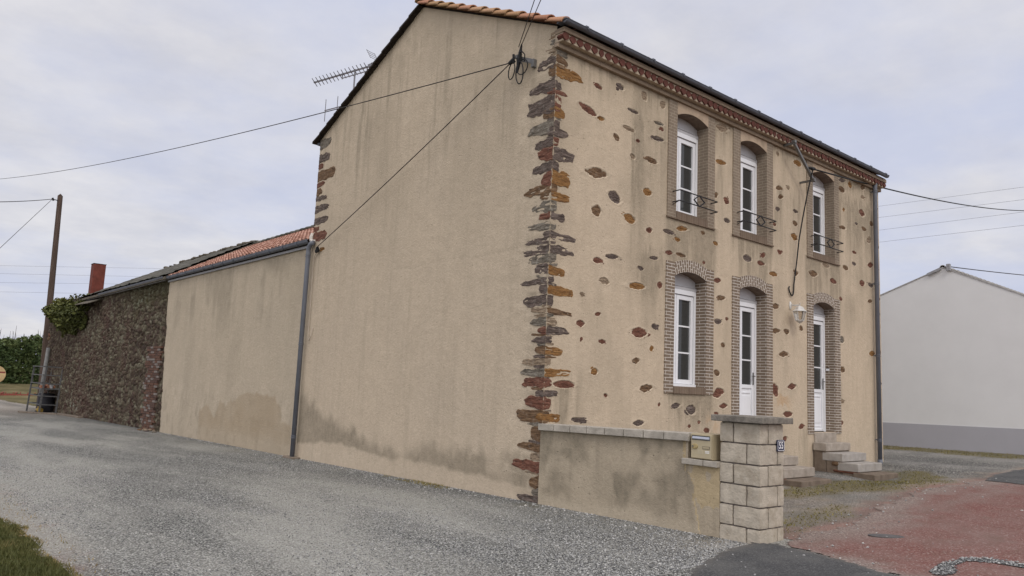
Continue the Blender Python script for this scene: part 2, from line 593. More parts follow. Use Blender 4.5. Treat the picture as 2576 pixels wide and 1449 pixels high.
M_FRONT = plaster("front_render", (0.615, 0.505, 0.372), 0.6)
M_GABLE = plaster("gable_render", (0.578, 0.480, 0.358), 0.9)
M_ANNEX = plaster("annex_render", (0.52, 0.440, 0.330), 0.75, vstreak=0.25)
M_LOWWALL = plaster("low_wall_render", (0.465, 0.392, 0.290), 0.95, vstreak=0.9)
M_PATCH = plaster("yellow_mortar", (0.50, 0.40, 0.25), 0.25)


def rockmat(name, a, b, c, lich=0.25):
    M = Mat(name, 0.9, 0.2)
    lay = M.noise(1.0, 5, 0.65, M.map((6, 6, 34)), 0.6)
    spot = M.noise(14, 4, 0.6)
    col = M.ramp(lay, [(0.30, a), (0.52, b), (0.72, c)])
    col = M.mix(M.math('MULTIPLY', M.ramp(spot, [(0.55, 0.0), (0.68, 1.0)]), lich), col, (0.33, 0.31, 0.27))
    col = M.mix(M.math('MULTIPLY', M.ramp(M.noise(1, 4, 0.6, M.map((12, 12, 60))), [(0.32, 1.0), (0.44, 0.0)]), 0.8), col, (0.035, 0.028, 0.024))
    h = M.math('ADD', M.noise(1.0, 5, 0.65, M.map((9, 9, 48))), M.math('MULTIPLY', spot, 0.6))
    return M.done(col, M.bump(h, 0.9, 0.02))


ROCK = {
    'O': rockmat("ochre_stone", (0.1232, 0.0570, 0.0200), (0.2508, 0.1288, 0.0450), (0.3256, 0.1932, 0.0800), 0.08),
    'R': rockmat("red_stone", (0.080, 0.034, 0.024), (0.170, 0.075, 0.050), (0.25, 0.135, 0.095), 0.12),
    'P': rockmat("purple_stone", (0.052, 0.039, 0.033), (0.125, 0.095, 0.080), (0.24, 0.19, 0.16), 0.28),
    'B': rockmat("brown_stone", (0.070, 0.040, 0.022), (0.165, 0.100, 0.056), (0.27, 0.18, 0.105), 0.2),
    'G': rockmat("grey_stone", (0.075, 0.064, 0.050), (0.18, 0.155, 0.122), (0.33, 0.30, 0.25), 0.5),
    'T': rockmat("tan_stone", (0.13, 0.092, 0.060), (0.28, 0.21, 0.145), (0.38, 0.30, 0.21), 0.3),
}


def brickmat(name, c1, c2, mortar, w=0.16, h=0.0555, ms=0.006, swap=False, bumpk=0.5, dirt=0.4):
    M = Mat(name, 0.92, 0.2)
    n = M.N.new("ShaderNodeTexBrick")
    v = M.map((1, 1, 1), (0, 0, 0), (0, 0, math.pi / 2 if swap else 0), M.uv())
    wob = M.noise(7, 2)
    vv = M.N.new("ShaderNodeVectorMath")
    vv.operation = 'ADD'
    M.L.new(v, vv.inputs[0])
    cmb = M.N.new("ShaderNodeCombineXYZ")
    M.L.new(M.math('MULTIPLY_ADD', wob, 0.008, -0.004), cmb.inputs[0])
    M.L.new(M.math('MULTIPLY_ADD', wob, 0.006, -0.003), cmb.inputs[1])
    M.L.new(cmb.outputs[0], vv.inputs[1])
    M.L.new(vv.outputs[0], n.inputs["Vector"])
    n.inputs["Scale"].default_value = 1.0
    n.inputs["Brick Width"].default_value = w
    n.inputs["Row Height"].default_value = h
    n.inputs["Mortar Size"].default_value = ms
    n.inputs["Mortar Smooth"].default_value = 0.15
    n.inputs["Bias"].default_value = 0.0
    n.inputs["Color1"].default_value = (*c1, 1)
    n.inputs["Color2"].default_value = (*c2, 1)
    n.inputs["Mortar"].default_value = (*mortar, 1)
    d = M.ramp(M.noise(5, 5, 0.65), [(0.35, 0.0), (0.75, 1.0)])
    col = M.mix(M.math('MULTIPLY', d, dirt), n.outputs["Color"], tuple(x * 0.5 for x in c1))
    col = M.mix(M.math('MULTIPLY', M.ramp(M.noise(60, 2), [(0.4, 1.0), (0.6, 0.0)]), 0.2), col, tuple(x * 0.5 for x in c2))
    hh = M.math('ADD', M.math('MULTIPLY', n.outputs["Fac"], -0.8), M.math('MULTIPLY', M.noise(50, 3), 0.35))
    return M.done(col, M.bump(hh, bumpk, 0.012))


M_BRICK = brickmat("pale_brick", (0.2305, 0.1749, 0.1272), (0.1929, 0.1458, 0.1073), (0.6496, 0.5989, 0.5311), w=0.25, ms=0.0065, dirt=0.25)
M_BRICKUP = brickmat("dull_brick", (0.2782, 0.2202, 0.1633), (0.2467, 0.1938, 0.1420), (0.4200, 0.3633, 0.2872), ms=0.005, dirt=0.35)
M_VOUSS = brickmat("arch_brick", (0.2305, 0.1749, 0.1272), (0.1929, 0.1458, 0.1073), (0.6496, 0.5989, 0.5311), ms=0.008, w=0.13, h=0.062, swap=False, dirt=0.2)
M_ROWLOCK = brickmat("sill_brick", (0.22, 0.165, 0.118), (0.18, 0.13, 0.095), (0.25, 0.20, 0.15), w=0.4, h=0.07, swap=True, dirt=0.5)
M_CORNBRICK = brickmat("cornice_brick", (0.3540, 0.2760, 0.2013), (0.2950, 0.2280, 0.1647), (0.2006, 0.1560, 0.1220), w=0.30, h=0.2, ms=0.006, dirt=0.45)
M_REDBRICK = brickmat("old_red_brick", (0.20, 0.085, 0.05), (0.11, 0.055, 0.045), (0.10, 0.085, 0.07), w=0.3, h=0.085, ms=0.012, bumpk=0.9, dirt=0.5)


def plainmat(name, col, rough=0.6, spec=0.3, metal=0.0, var=0.12, sc=9, bumpk=0.0, bsc=60, dirt=None, dirtk=0.5):
    M = Mat(name, rough, spec, metal)
    n = M.noise(sc, 4, 0.6)
    c = M.mix(M.ramp(n, [(0.3, 0.0), (0.7, 1.0)]), tuple(x * (1 - var) for x in col), tuple(min(1, x * (1 + var)) for x in col))
    if dirt:
        c = M.mix(M.math('MULTIPLY', M.ramp(M.noise(sc * 0.6, 5, 0.65), [(0.48, 0.0), (0.68, 1.0)]), dirtk), c, dirt)
    nr = M.bump(M.noise(bsc, 3, 0.6), bumpk, 0.01) if bumpk else None
    return M.done(c, nr)


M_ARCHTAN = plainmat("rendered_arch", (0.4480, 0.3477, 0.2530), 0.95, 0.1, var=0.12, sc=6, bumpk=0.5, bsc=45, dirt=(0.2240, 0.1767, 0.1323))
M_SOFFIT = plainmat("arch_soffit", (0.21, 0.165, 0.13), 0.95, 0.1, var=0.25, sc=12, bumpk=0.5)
M_WHITE = plainmat("white_frame_plastic", (0.80, 0.81, 0.83), 0.35, 0.4, var=0.02, sc=3)
M_WHITE2 = plainmat("shaded_box_white", (0.50, 0.50, 0.51), 0.45, 0.3, var=0.03, sc=3)  # greyed copy of the frame white, shade under the arch painted in
M_GAP = plainmat("dark_gap", (0.03, 0.03, 0.03), 0.6)
M_IRON = plainmat("black_iron", (0.018, 0.017, 0.018), 0.55, 0.3, var=0.3)
M_CABLE = plainmat("black_cable", (0.015, 0.015, 0.016), 0.6, 0.25)
M_CABLE2 = plainmat("grey_cable", (0.045, 0.04, 0.038), 0.7, 0.2)
M_WIRE = plainmat("distant_wire", (0.16, 0.16, 0.18), 0.6)
M_ZINC = plainmat("grey_zinc", (0.115, 0.125, 0.150), 0.5, 0.35, 0.1, var=0.15, sc=4, dirt=(0.06, 0.062, 0.066), dirtk=0.35)
M_ZINCL = plainmat("pale_zinc", (0.30, 0.30, 0.31), 0.5, 0.35, 0.1, var=0.1)
M_PIPE = plainmat("slate_grey_pipe", (0.130, 0.140, 0.165), 0.45, 0.4, 0.0, var=0.10, sc=3, dirt=(0.085, 0.088, 0.095), dirtk=0.4)
M_STEEL = plainmat("galvanised_steel", (0.16, 0.158, 0.155), 0.5, 0.4, 0.4, var=0.15, sc=20)
M_RACK = plainmat("dull_rack_steel", (0.105, 0.105, 0.105), 0.6, 0.3, 0.2, var=0.25, sc=12)
M_ALU = plainmat("aerial_metal", (0.1870, 0.1870, 0.1980), 0.45, 0.4, 0.4)
M_SCALLOP = plainmat("red_scallop_tile", (0.118, 0.046, 0.035), 0.85, 0.2, var=0.3, sc=11, bumpk=0.3, dirt=(0.10, 0.045, 0.035))
M_MORTAR = plainmat("cornice_mortar", (0.44, 0.365, 0.275), 0.95, 0.1, var=0.15, sc=20, bumpk=0.5)
M_WOODDARK = plainmat("dark_verge", (0.035, 0.028, 0.024), 0.9, 0.1, var=0.4, sc=14)
M_LAMPW = plainmat("weathered_white_paint", (0.62, 0.61, 0.58), 0.5, 0.3, var=0.06, sc=30, dirt=(0.28, 0.24, 0.20), dirtk=0.5)
M_RUST = plainmat("red_rusty_sheet", (0.150, 0.043, 0.030), 0.8, 0.2, var=0.25, sc=5, bumpk=0.2, dirt=(0.11, 0.04, 0.03))
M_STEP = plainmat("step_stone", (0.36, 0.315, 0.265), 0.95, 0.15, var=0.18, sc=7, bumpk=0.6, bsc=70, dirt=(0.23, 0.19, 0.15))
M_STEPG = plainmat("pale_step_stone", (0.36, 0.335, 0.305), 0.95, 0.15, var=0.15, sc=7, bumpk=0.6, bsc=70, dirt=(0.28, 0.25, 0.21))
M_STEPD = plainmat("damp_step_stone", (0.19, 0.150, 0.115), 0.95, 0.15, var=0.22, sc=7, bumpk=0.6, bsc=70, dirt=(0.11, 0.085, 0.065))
M_CAPSTONE = plainmat("cap_block", (0.40, 0.365, 0.31), 0.95, 0.15, var=0.2, sc=8, bumpk=0.8, bsc=55, dirt=(0.24, 0.22, 0.185))
M_CAPDARK = plainmat("lichened_cap", (0.215, 0.195, 0.165), 0.95, 0.1, var=0.3, sc=12, bumpk=0.9, bsc=45, dirt=(0.10, 0.092, 0.08), dirtk=0.7)
M_BLOCK = plainmat("split_face_block", (0.4515, 0.4007, 0.3231), 0.95, 0.15, var=0.16, sc=9, bumpk=1.0, bsc=38, dirt=(0.3045, 0.2544, 0.1872), dirtk=0.6)
M_JOINT = plainmat("block_joint", (0.15, 0.13, 0.118), 0.95, 0.1, var=0.2, sc=20, bumpk=0.4)
M_BOX = plainmat("beige_box_paint", (0.44, 0.375, 0.245), 0.4, 0.4, var=0.05, sc=5)
M_BOXD = plainmat("beige_box_side", (0.40, 0.335, 0.215), 0.45, 0.35, var=0.06, sc=5)
M_BLUE = plainmat("blue_enamel", (0.012, 0.018, 0.060), 0.35, 0.4)
M_ENW = plainmat("white_enamel", (0.78, 0.78, 0.78), 0.35, 0.4)
M_LABEL = plainmat("paper_label", (0.74, 0.73, 0.69), 0.7)
M_WWALL = plainmat("white_house_render", (0.70, 0.70, 0.69), 0.95, 0.1, var=0.03, sc=1.2, bumpk=0.2, bsc=120)
M_WPLINTH = plainmat("grey_plinth_render", (0.40, 0.395, 0.42), 0.95, 0.1, var=0.03, sc=1.5, bumpk=0.2, bsc=120)
M_POLE = Mat("pole_wood", 0.95, 0.1)
_t = M_POLE.noise(1, 5, 0.65, M_POLE.map((26, 26, 0.8)))
M_POLE = M_POLE.done(M_POLE.ramp(_t, [(0.3, (0.045, 0.032, 0.026)), (0.55, (0.100, 0.072, 0.058)), (0.8, (0.19, 0.15, 0.125))]), M_POLE.bump(_t, 0.8, 0.02))
M_LOG = plainmat("grey_weathered_pipe", (0.19, 0.19, 0.185), 0.8, 0.2, var=0.25, sc=6)
M_BLACKP = plainmat("black_plastic", (0.020, 0.020, 0.026), 0.5, 0.35)
M_YEL = plainmat("yellow_plastic", (0.30, 0.20, 0.03), 0.5, 0.35)
M_PLANK = plainmat("weathered_plank", (0.20, 0.165, 0.13), 0.95, 0.1, var=0.3, sc=9)
M_REDPAINT = plainmat("red_paint", (0.24, 0.06, 0.045), 0.6, 0.3, var=0.25)
M_SLATE = plainmat("brown_slate", (0.125, 0.110, 0.085), 0.9, 0.2, var=0.3, sc=8, bumpk=0.5)

M_GLASS = Mat("dark_window_glass", 0.04, 0.5)
M_GLASS.b.inputs["Base Color"].default_value = (0.042, 0.044, 0.043, 1)
M_GLASS = M_GLASS.m
M_LGLASS = Mat("lantern_glass", 0.12, 0.5)
M_LGLASS.b.inputs["Base Color"].default_value = (0.72, 0.66, 0.56, 1)
M_LGLASS.b.inputs["Transmission Weight"].default_value = 0.85
M_LGLASS = M_LGLASS.m


def tilemat(name, stops, moss, dark=0.3):
    M = Mat(name, 0.9, 0.2)
    col = M.ramp(M.attr("tone"), stops)
    col = M.mix(M.math('MULTIPLY', M.ramp(M.noise(6, 5, 0.65), [(0.48, 0.0), (0.70, 1.0)]), dark), col, moss)
    col = M.mix(M.math('MULTIPLY', M.ramp(M.noise(40, 3), [(0.42, 1.0), (0.58, 0.0)]), 0.2), col, tuple(c * 0.6 for c in moss))
    return M.done(col, M.bump(M.noise(55, 3), 0.4, 0.008))


M_VERGE = tilemat("orange_canal_tile", [(0.0, (0.36, 0.165, 0.105)), (0.35, (0.49, 0.255, 0.165)), (0.6, (0.34, 0.215, 0.105)), (1.0, (0.54, 0.315, 0.215))], (0.25, 0.17, 0.06), 0.35)
M_ROOFT = tilemat("main_roof_tile", [(0.0, (0.28, 0.12, 0.075)), (0.5, (0.38, 0.18, 0.11)), (1.0, (0.44, 0.24, 0.15))], (0.12, 0.10, 0.07), 0.5)
M_ANNEXT = tilemat("annex_roof_tile", [(0.0, (0.30, 0.150, 0.105)), (0.5, (0.42, 0.230, 0.170)), (1.0, (0.50, 0.310, 0.240))], (0.20, 0.11, 0.08), 0.35)
M_OLDT = tilemat("mossy_old_tile", [(0.0, (0.045, 0.042, 0.034)), (0.5, (0.085, 0.080, 0.068)), (1.0, (0.15, 0.14, 0.12))], (0.06, 0.062, 0.035), 0.6)

# rubble of the barn: stone tone is a mesh attribute
M_RUB = Mat("barn_rubble", 0.95, 0.15)
_t = M_RUB.attr("tone")
_c = M_RUB.ramp(_t, [(0.0, (0.0467, 0.0329, 0.0253)), (0.25, (0.0892, 0.0599, 0.0465)), (0.5, (0.1190, 0.0966, 0.0659)), (0.72, (0.1700, 0.1497, 0.1056)), (0.9, (0.2550, 0.2512, 0.1859)), (1.0, (0.3400, 0.3574, 0.2788))])
_c = M_RUB.mix(M_RUB.attr("joint"), _c, (0.0723, 0.0618, 0.0405))
_c = M_RUB.mix(M_RUB.math('MULTIPLY', M_RUB.attr("moss"), 0.7), _c, (0.0510, 0.0502, 0.0186))
_c = M_RUB.mix(M_RUB.math('MULTIPLY', M_RUB.attr("wine"), 0.35), _c, (0.0892, 0.0386, 0.0355))
_c = M_RUB.mix(M_RUB.math('MULTIPLY', M_RUB.ramp(M_RUB.noise(8, 5, 0.7), [(0.4, 0.0), (0.65, 1.0)]), 0.45), _c, (0.0595, 0.0483, 0.0355))
M_RUB = M_RUB.done(_c, M_RUB.bump(M_RUB.noise(14, 5, 0.7), 0.9, 0.04))


def gravelmat(name, stops, tint, sc=36.0, bumpk=1.0):
    M = Mat(name, 0.93, 0.2)
    w = M.map((1, 1, 1))
    cell = M.vor(sc, w, 'F1', 'Color')
    dist = M.vor(sc, w, 'F1', 'Distance')
    cell2 = M.vor(sc * 0.55, M.map((1, 1, 1), (3, 5, 0)), 'F1', 'Color')
    c = M.ramp(M.sep(cell)[0], stops)
    c2 = M.ramp(M.sep(cell2)[1], stops)
    c = M.mix(M.ramp(M.noise(3.0, 3), [(0.4, 0.15), (0.65, 0.6)]), c, c2)
    c = M.mix(M.math('MULTIPLY', M.ramp(dist, [(0.30, 0.0), (0.68, 1.0)]), 0.9), c, tuple(s * 0.3 for s in stops[0][1]))
    # worn, dusty tracks run lengthwise along the wall
    tr = M.noise(1.0, 4, 0.55, M.map((0.62, 0.16, 1), rot=(0, 0, rad(-9))))
    c = M.mix(M.math('MULTIPLY', M.ramp(tr, [(0.42, 0.0), (0.60, 1.0)]), 0.46), c, tint)
    dk = M.noise(0.9, 4, 0.6, M.map((1, 1, 1), (7, 3, 0)))
    c = M.mix(M.math('MULTIPLY', M.ramp(dk, [(0.5, 0.0), (0.72, 1.0)]), 0.20), c, tuple(s * 0.55 for s in tint))
    c = M.mix(M.math('MULTIPLY', M.attr("moss"), 0.75), c, (0.165, 0.138, 0.062))
    c = M.mix(M.math('MULTIPLY', M.attr("sand"), 0.65), c, (0.37, 0.30, 0.235))
    c = M.mix(M.math('MULTIPLY', M.attr("red"), 0.75), c, (0.27, 0.115, 0.095))
    c = M.mix(M.math('MULTIPLY', M.attr("damp"), 0.65), c, (0.095, 0.098, 0.092))
    h = M.math('ADD', M.math('MULTIPLY', dist, -1.0), M.math('MULTIPLY', M.noise(90, 2), 0.3))
    return M.done(c, M.bump(h, bumpk, 0.03))


M_GRAVEL = gravelmat("grey_gravel", [(0.0, (0.1281, 0.1309, 0.1232)), (0.25, (0.3294, 0.3308, 0.3080)), (0.7, (0.4880, 0.4879, 0.4480)), (1.0, (0.7808, 0.7675, 0.7056))], (0.5429, 0.5295, 0.4704), sc=50.0)
M_COURT = gravelmat("court_gravel", [(0.0, (0.1188, 0.1208, 0.1150)), (0.4, (0.2700, 0.2625, 0.2400)), (0.75, (0.3996, 0.3780, 0.3400)), (1.0, (0.6264, 0.5880, 0.5200))], (0.3888, 0.3727, 0.3400))

M_ASPH = Mat("fresh_asphalt", 0.85, 0.3)
_c = M_ASPH.ramp(M_ASPH.sep(M_ASPH.vor(85, None, 'F1', 'Color'))[0], [(0.0, (0.0344, 0.0352, 0.0361)), (0.7, (0.0645, 0.0651, 0.0655)), (1.0, (0.1161, 0.1162, 0.1134))])
_c = M_ASPH.mix(M_ASPH.math('MULTIPLY', M_ASPH.ramp(M_ASPH.noise(1.7, 4, 0.6), [(0.42, 0.0), (0.7, 1.0)]), 0.5), _c, (0.1333, 0.1302, 0.1201))
_c = M_ASPH.mix(M_ASPH.math('MULTIPLY', M_ASPH.attr("edge"), 0.5), _c, (0.1462, 0.1320, 0.1134))
M_ASPH = M_ASPH.done(_c, M_ASPH.bump(M_ASPH.noise(120, 2), 0.5, 0.006))

M_REDA = Mat("red_asphalt", 0.92, 0.2)
_v = M_REDA.sep(M_REDA.vor(70, None, 'F1', 'Color'))
_c = M_REDA.ramp(_v[0], [(0.0, (0.1178, 0.0484, 0.0400)), (0.5, (0.1824, 0.0819, 0.0680)), (0.88, (0.2280, 0.1170, 0.1000)), (1.0, (0.3496, 0.2964, 0.2640))])
_c = M_REDA.mix(M_REDA.math('MULTIPLY', M_REDA.ramp(M_REDA.noise(1.3, 5, 0.62), [(0.38, 0.0), (0.70, 1.0)]), 0.55), _c, (0.2166, 0.1599, 0.1400))
_c = M_REDA.mix(M_REDA.math('MULTIPLY', M_REDA.ramp(M_REDA.noise(4.6, 4, 0.65, M_REDA.map((0.35, 1, 1))), [(0.52, 0.0), (0.72, 1.0)]), 0.4), _c, (0.1216, 0.0819, 0.0600))
_e = M_REDA.math('MULTIPLY', M_REDA.attr("edge"), M_REDA.ramp(M_REDA.noise(9, 4, 0.7), [(0.2, 0.6), (0.6, 1.0)]), clamp=True)
_c = M_REDA.mix(M_REDA.math('MULTIPLY', _e, 0.85), _c, M_REDA.ramp(_v[1], [(0.0, (0.13, 0.108, 0.092)), (0.6, (0.235, 0.195, 0.168)), (1.0, (0.40, 0.35, 0.31))]))
M_REDA = M_REDA.done(_c, M_REDA.bump(M_REDA.noise(100, 3), 0.7, 0.008))

M_FIELD = Mat("dry_field", 1.0, 0.1)
M_FIELD = M_FIELD.done(M_FIELD.ramp(M_FIELD.noise(0.8, 6, 0.65), [(0.3, (0.065, 0.062, 0.028)), (0.6, (0.15, 0.125, 0.065)), (0.8, (0.24, 0.195, 0.125))]), M_FIELD.bump(M_FIELD.noise(12, 4), 0.6, 0.05))
M_TURF = Mat("turf_soil", 1.0, 0.1)
M_TURF = M_TURF.done(M_TURF.ramp(M_TURF.noise(5, 6, 0.65), [(0.3, (0.030, 0.034, 0.010)), (0.55, (0.060, 0.058, 0.018)), (0.75, (0.125, 0.088, 0.036))]), M_TURF.bump(M_TURF.noise(30, 4), 0.8, 0.03))


def leafmat(name, stops, sub=0.1):
    M = Mat(name, 0.65, 0.3)
    c = M.ramp(M.attr("tone"), stops)
    b = M.b
    M.put(b.inputs["Base Color"], c)
    return M.m


M_GRASS = leafmat("grass_blades", [(0.0, (0.042, 0.048, 0.011)), (0.45, (0.072, 0.080, 0.020)), (0.75, (0.115, 0.108, 0.034)), (1.0, (0.30, 0.22, 0.09))])
M_MOSS = leafmat("moss_tufts", [(0.0, (0.095, 0.085, 0.020)), (0.5, (0.175, 0.150, 0.040)), (1.0, (0.30, 0.24, 0.11))])
M_HEDGE = leafmat("hedge_leaves", [(0.0, (0.0216, 0.0360, 0.0125)), (0.4, (0.0480, 0.0744, 0.0225)), (0.75, (0.1020, 0.1260, 0.0425)), (1.0, (0.1800, 0.1980, 0.1063))])
M_IVY = leafmat("creeper_leaves", [(0.0, (0.035, 0.044, 0.010)), (0.4, (0.080, 0.090, 0.020)), (0.8, (0.140, 0.138, 0.032)), (1.0, (0.26, 0.24, 0.075))])
M_TWIG = plainmat("dark_twig", (0.045, 0.032, 0.022), 0.95, 0.1)
M_PEB = Mat("pebble_stone", 0.9, 0.25)
M_PEB = M_PEB.done(M_PEB.ramp(M_PEB.attr("tone"), [(0.0, (0.060, 0.063, 0.065)), (0.4, (0.25, 0.25, 0.245)), (0.75, (0.42, 0.42, 0.40)), (1.0, (0.66, 0.64, 0.60))]))

# ------------------------------------------------------------------ ground


def axis_pts(lo, hi, a, b, fine, coarse):
    L = list(np.arange(a, b + 1e-6, fine))
    left = [a - coarse * (1.35 ** k - 1) * 3 for k in range(1, 30)]
    right = [b + coarse * (1.35 ** k - 1) * 3 for k in range(1, 30)]
    return np.array(sorted([v for v in left if v > lo] + [lo] + L + [v for v in right if v < hi] + [hi]))


gx = axis_pts(-700, 900, -30, 40, 1.0, 1.0)
gy = axis_pts(-300, 1200, -24, 80, 1.0, 1.0)
X, Y = np.meshgrid(gx, gy, indexing='ij')
V = np.stack([X, Y, zg(X, Y) - 0.02 - 0.2 * ((X > -13) & (X < 16.8) & (Y > -13) & (Y < 56))], -1).reshape(-1, 3)
tag(np_mesh("ground", V, grid_faces(len(gx), len(gy)), M_FIELD), "dry field soil around the farmhouse and its yard", "ground", kind="structure")


def sheet(name, poly, cell, off, mat, attrf, wob=0.06, label=None, cat=None, hole=None, wsc=1.7):
    p = np.array(poly)
    xs = np.arange(p[:, 0].min() - 0.3, p[:, 0].max() + 0.3, cell)
    ys = np.arange(p[:, 1].min() - 0.3, p[:, 1].max() + 0.3, cell)
    X, Y = np.meshgrid(xs, ys, indexing='ij')
    wx = X + wob * (fbm(X * wsc, Y * wsc, 5) - 0.5) * 4
    wy = Y + wob * (fbm(X * wsc + 40, Y * wsc, 9) - 0.5) * 4
    ins = inpoly(wx, wy, poly)
    if hole is not None:
        ins &= ~hole(X, Y)
    keep = ins[:-1, :-1] & ins[1:, 1:] & ins[1:, :-1] & ins[:-1, 1:]
    V = np.stack([X, Y, zg(X, Y) + off], -1).reshape(-1, 3)
    at = {k: v.reshape(-1) for k, v in attrf(X, Y, pdist(wx, wy, poly)).items()}
    V, F, at = compact(V, grid_faces(len(xs), len(ys), keep), at)
    return tag(np_mesh(name, V, F, mat, attrs=at), label, cat, kind="structure")


def yard_attrs(X, Y, D):
    near = np.exp(-np.abs(X + 0.05) / 0.35) * (Y > -3) * (0.4 + 0.9 * fbm(X * 2, Y * 1.3, 4))
    moss = 0.9 * sstep(0.55, 0.8, fbm(X * 1.7, Y * 1.7, 21)) * np.exp(-np.abs(X + 0.2) / 0.2)
    sand = sstep(0.3, 0.0, X + 6.0 - 0.5 * fbm(X, Y, 3)) * 0.25 + 0.7 * sstep(24, 40, Y) + 0.5 * np.exp(-np.hypot((X + 0.3) / 0.5, (Y + 3.1) / 0.4))
    red = 0.35 * sstep(0.62, 0.78, fbm(X * 3, Y * 3, 31)) * sstep(-5.0, -5.7, X)
    return {"damp": np.clip(near, 0, 1), "moss": np.clip(moss, 0, 1), "sand": np.clip(sand, 0, 1), "red": red}


sheet("gravel_yard", [(-7.2, -14), (0.75, -14), (0.75, 57), (-16, 57), (-16, 20), (-7.2, 20)], 0.12, 0.004, M_GRAVEL, yard_attrs, 0.05,
      "grey gravel drive running along the gable wall", "gravel")

RED_EDGE = [(0.45, -3.50), (0.85, -3.36), (1.65, -3.48), (2.3, -3.38), (2.9, -3.30), (3.5, -3.10), (4.7, -2.87), (6.6, -2.60), (8.3, -2.72), (9.1, -2.75), (10.2, -2.72), (24, -3.0)]
MOSSP = [[(3.6, -1.25), (4.6, -1.2), (5.9, -1.32), (6.8, -1.3), (7.6, -1.45), (8.6, -1.35), (9.0, -1.0), (9.5, -1.3), (8.7, -2.05), (7.5, -2.35), (6.4, -2.3), (5.1, -1.98), (4.4, -1.9), (3.6, -1.8)],
         [(0.6, -2.6), (1.7, -2.75), (2.7, -2.62), (3.3, -2.75), (2.6, -2.95), (1.7, -3.12), (0.6, -3.15)],
         [(16.6, 3.2), (16.4, 1), (16.6, -2.5), (14.9, -1.4), (15.2, 0.4), (15.2, 2.5), (14, 3.6), (13, 6)]]


def court_attrs(X, Y, D):
    m = np.zeros_like(X)
    n = fbm(X * 2.6, Y * 4.5, 8)
    for k, P in enumerate(MOSSP):
        d = np.where(inpoly(X, Y, P), pdist(X, Y, P), -pdist(X, Y, P))
        m = np.maximum(m, sstep(-0.42, 0.05, d + (n - 0.5) * 0.7) * (1.0, 0.7, 0.85)[k])
    m *= 0.75 + 0.7 * fbm(X * 5, Y * 7, 14)
    rd = pdist(X, Y, RED_EDGE, False)
    sand = np.maximum(sstep(0.75, 0.0, rd + (n - 0.5) * 0.8) * 0.9, 0.55 * sstep(6.0, 3.0, X) * (0.4 + n))
    red = sstep(0.35, 0.0, rd + (n - 0.5) * 0.5) * 0.7
    damp = 0.5 * sstep(0.45, 0.7, fbm(X * 0.9, Y * 2.2, 17))
    return {"moss": np.clip(m, 0, 1), "sand": np.clip(sand, 0, 1), "red": red, "damp": damp}


sheet("gravel_court", [(0.55, -5), (17, -5), (17, 12), (10.4, 12), (10.4, 0.3), (0.55, 0.3)], 0.06, 0.008, M_COURT, court_attrs, 0.0,
      "dusty gravel in front of the entrance steps", "gravel")


def red_attrs(X, Y, D):
    e = sstep(0.85, 0.0, pdist(X, Y, RED_EDGE, False) + (fbm(X * 1.6, Y * 3.0, 2) - 0.5) * 1.1)
    e2 = sstep(0.5, 0.05, pdist(X, Y, [(-0.1, -3.6), (0.0, -4.1), (-0.1, -4.5), (-0.25, -4.9), (-0.6, -6.5)], False) + (fbm(X * 4, Y * 4, 6) - 0.5) * 0.5)
    tr = np.exp(-((Y + 3.50 - 0.03 * (X - 5)) / 0.20) ** 2) * sstep(3.2, 4.6, X) * 0.5 * (0.4 + fbm(X * 2, Y * 5, 77))
    return {"edge": np.clip(np.maximum(np.maximum(e, e2 * 0.9), tr), 0, 1)}


sheet("red_pavement", RED_EDGE + [(24, -14), (-0.8, -14), (-0.6, -6.5), (-0.3, -4.86), (-0.16, -4.5), (-0.05, -4.05), (0.1, -3.62)], 0.05, 0.014, M_REDA, red_attrs, 0.10,
      "worn red asphalt forecourt beside the gate pillar", "pavement", wsc=2.6)
sheet("asphalt_road", [(-9.5, -14), (-9.5, -8.2), (-4, -5.0), (-1.74, -3.76), (-1.25, -3.57), (-0.5, -3.38), (0.0, -3.33), (0.16, -3.58), (0.03, -4.05), (-0.08, -4.5), (-0.22, -4.86), (-0.5, -6.5), (-0.7, -14)], 0.05, 0.024, M_ASPH,
      lambda X, Y, D: {"edge": sstep(0.14, 0.0, D)}, 0.035, "dark asphalt edge at the foot of the gate pillar", "road", wsc=4)
sheet("asphalt_patch", [(8.75, -2.76), (9.76, -2.58), (10.9, -2.50), (14, -2.55), (15, -4.6), (8.3, -4.1), (8.7, -3.45)], 0.06, 0.024, M_ASPH,
      lambda X, Y, D: {"edge": sstep(0.12, 0.0, D)}, 0.03, "dark asphalt patch in the red pavement", "road", wsc=3)
STRIP = [(0.02, -5.16), (0.16, -5.05), (0.69, -5.00), (1.06, -5.02), (1.27, -5.18), (1.26, -6.2), (1.08, -6.2), (1.05, -5.32), (0.92, -5.14), (0.6, -5.12), (0.3, -5.26)]
sheet("broken_trench", STRIP, 0.02, 0.020, M_ASPH, lambda X, Y, D: {"edge": 0 * D}, 0.02, "dark broken trench filled with white stone chips", "trench", wsc=6)

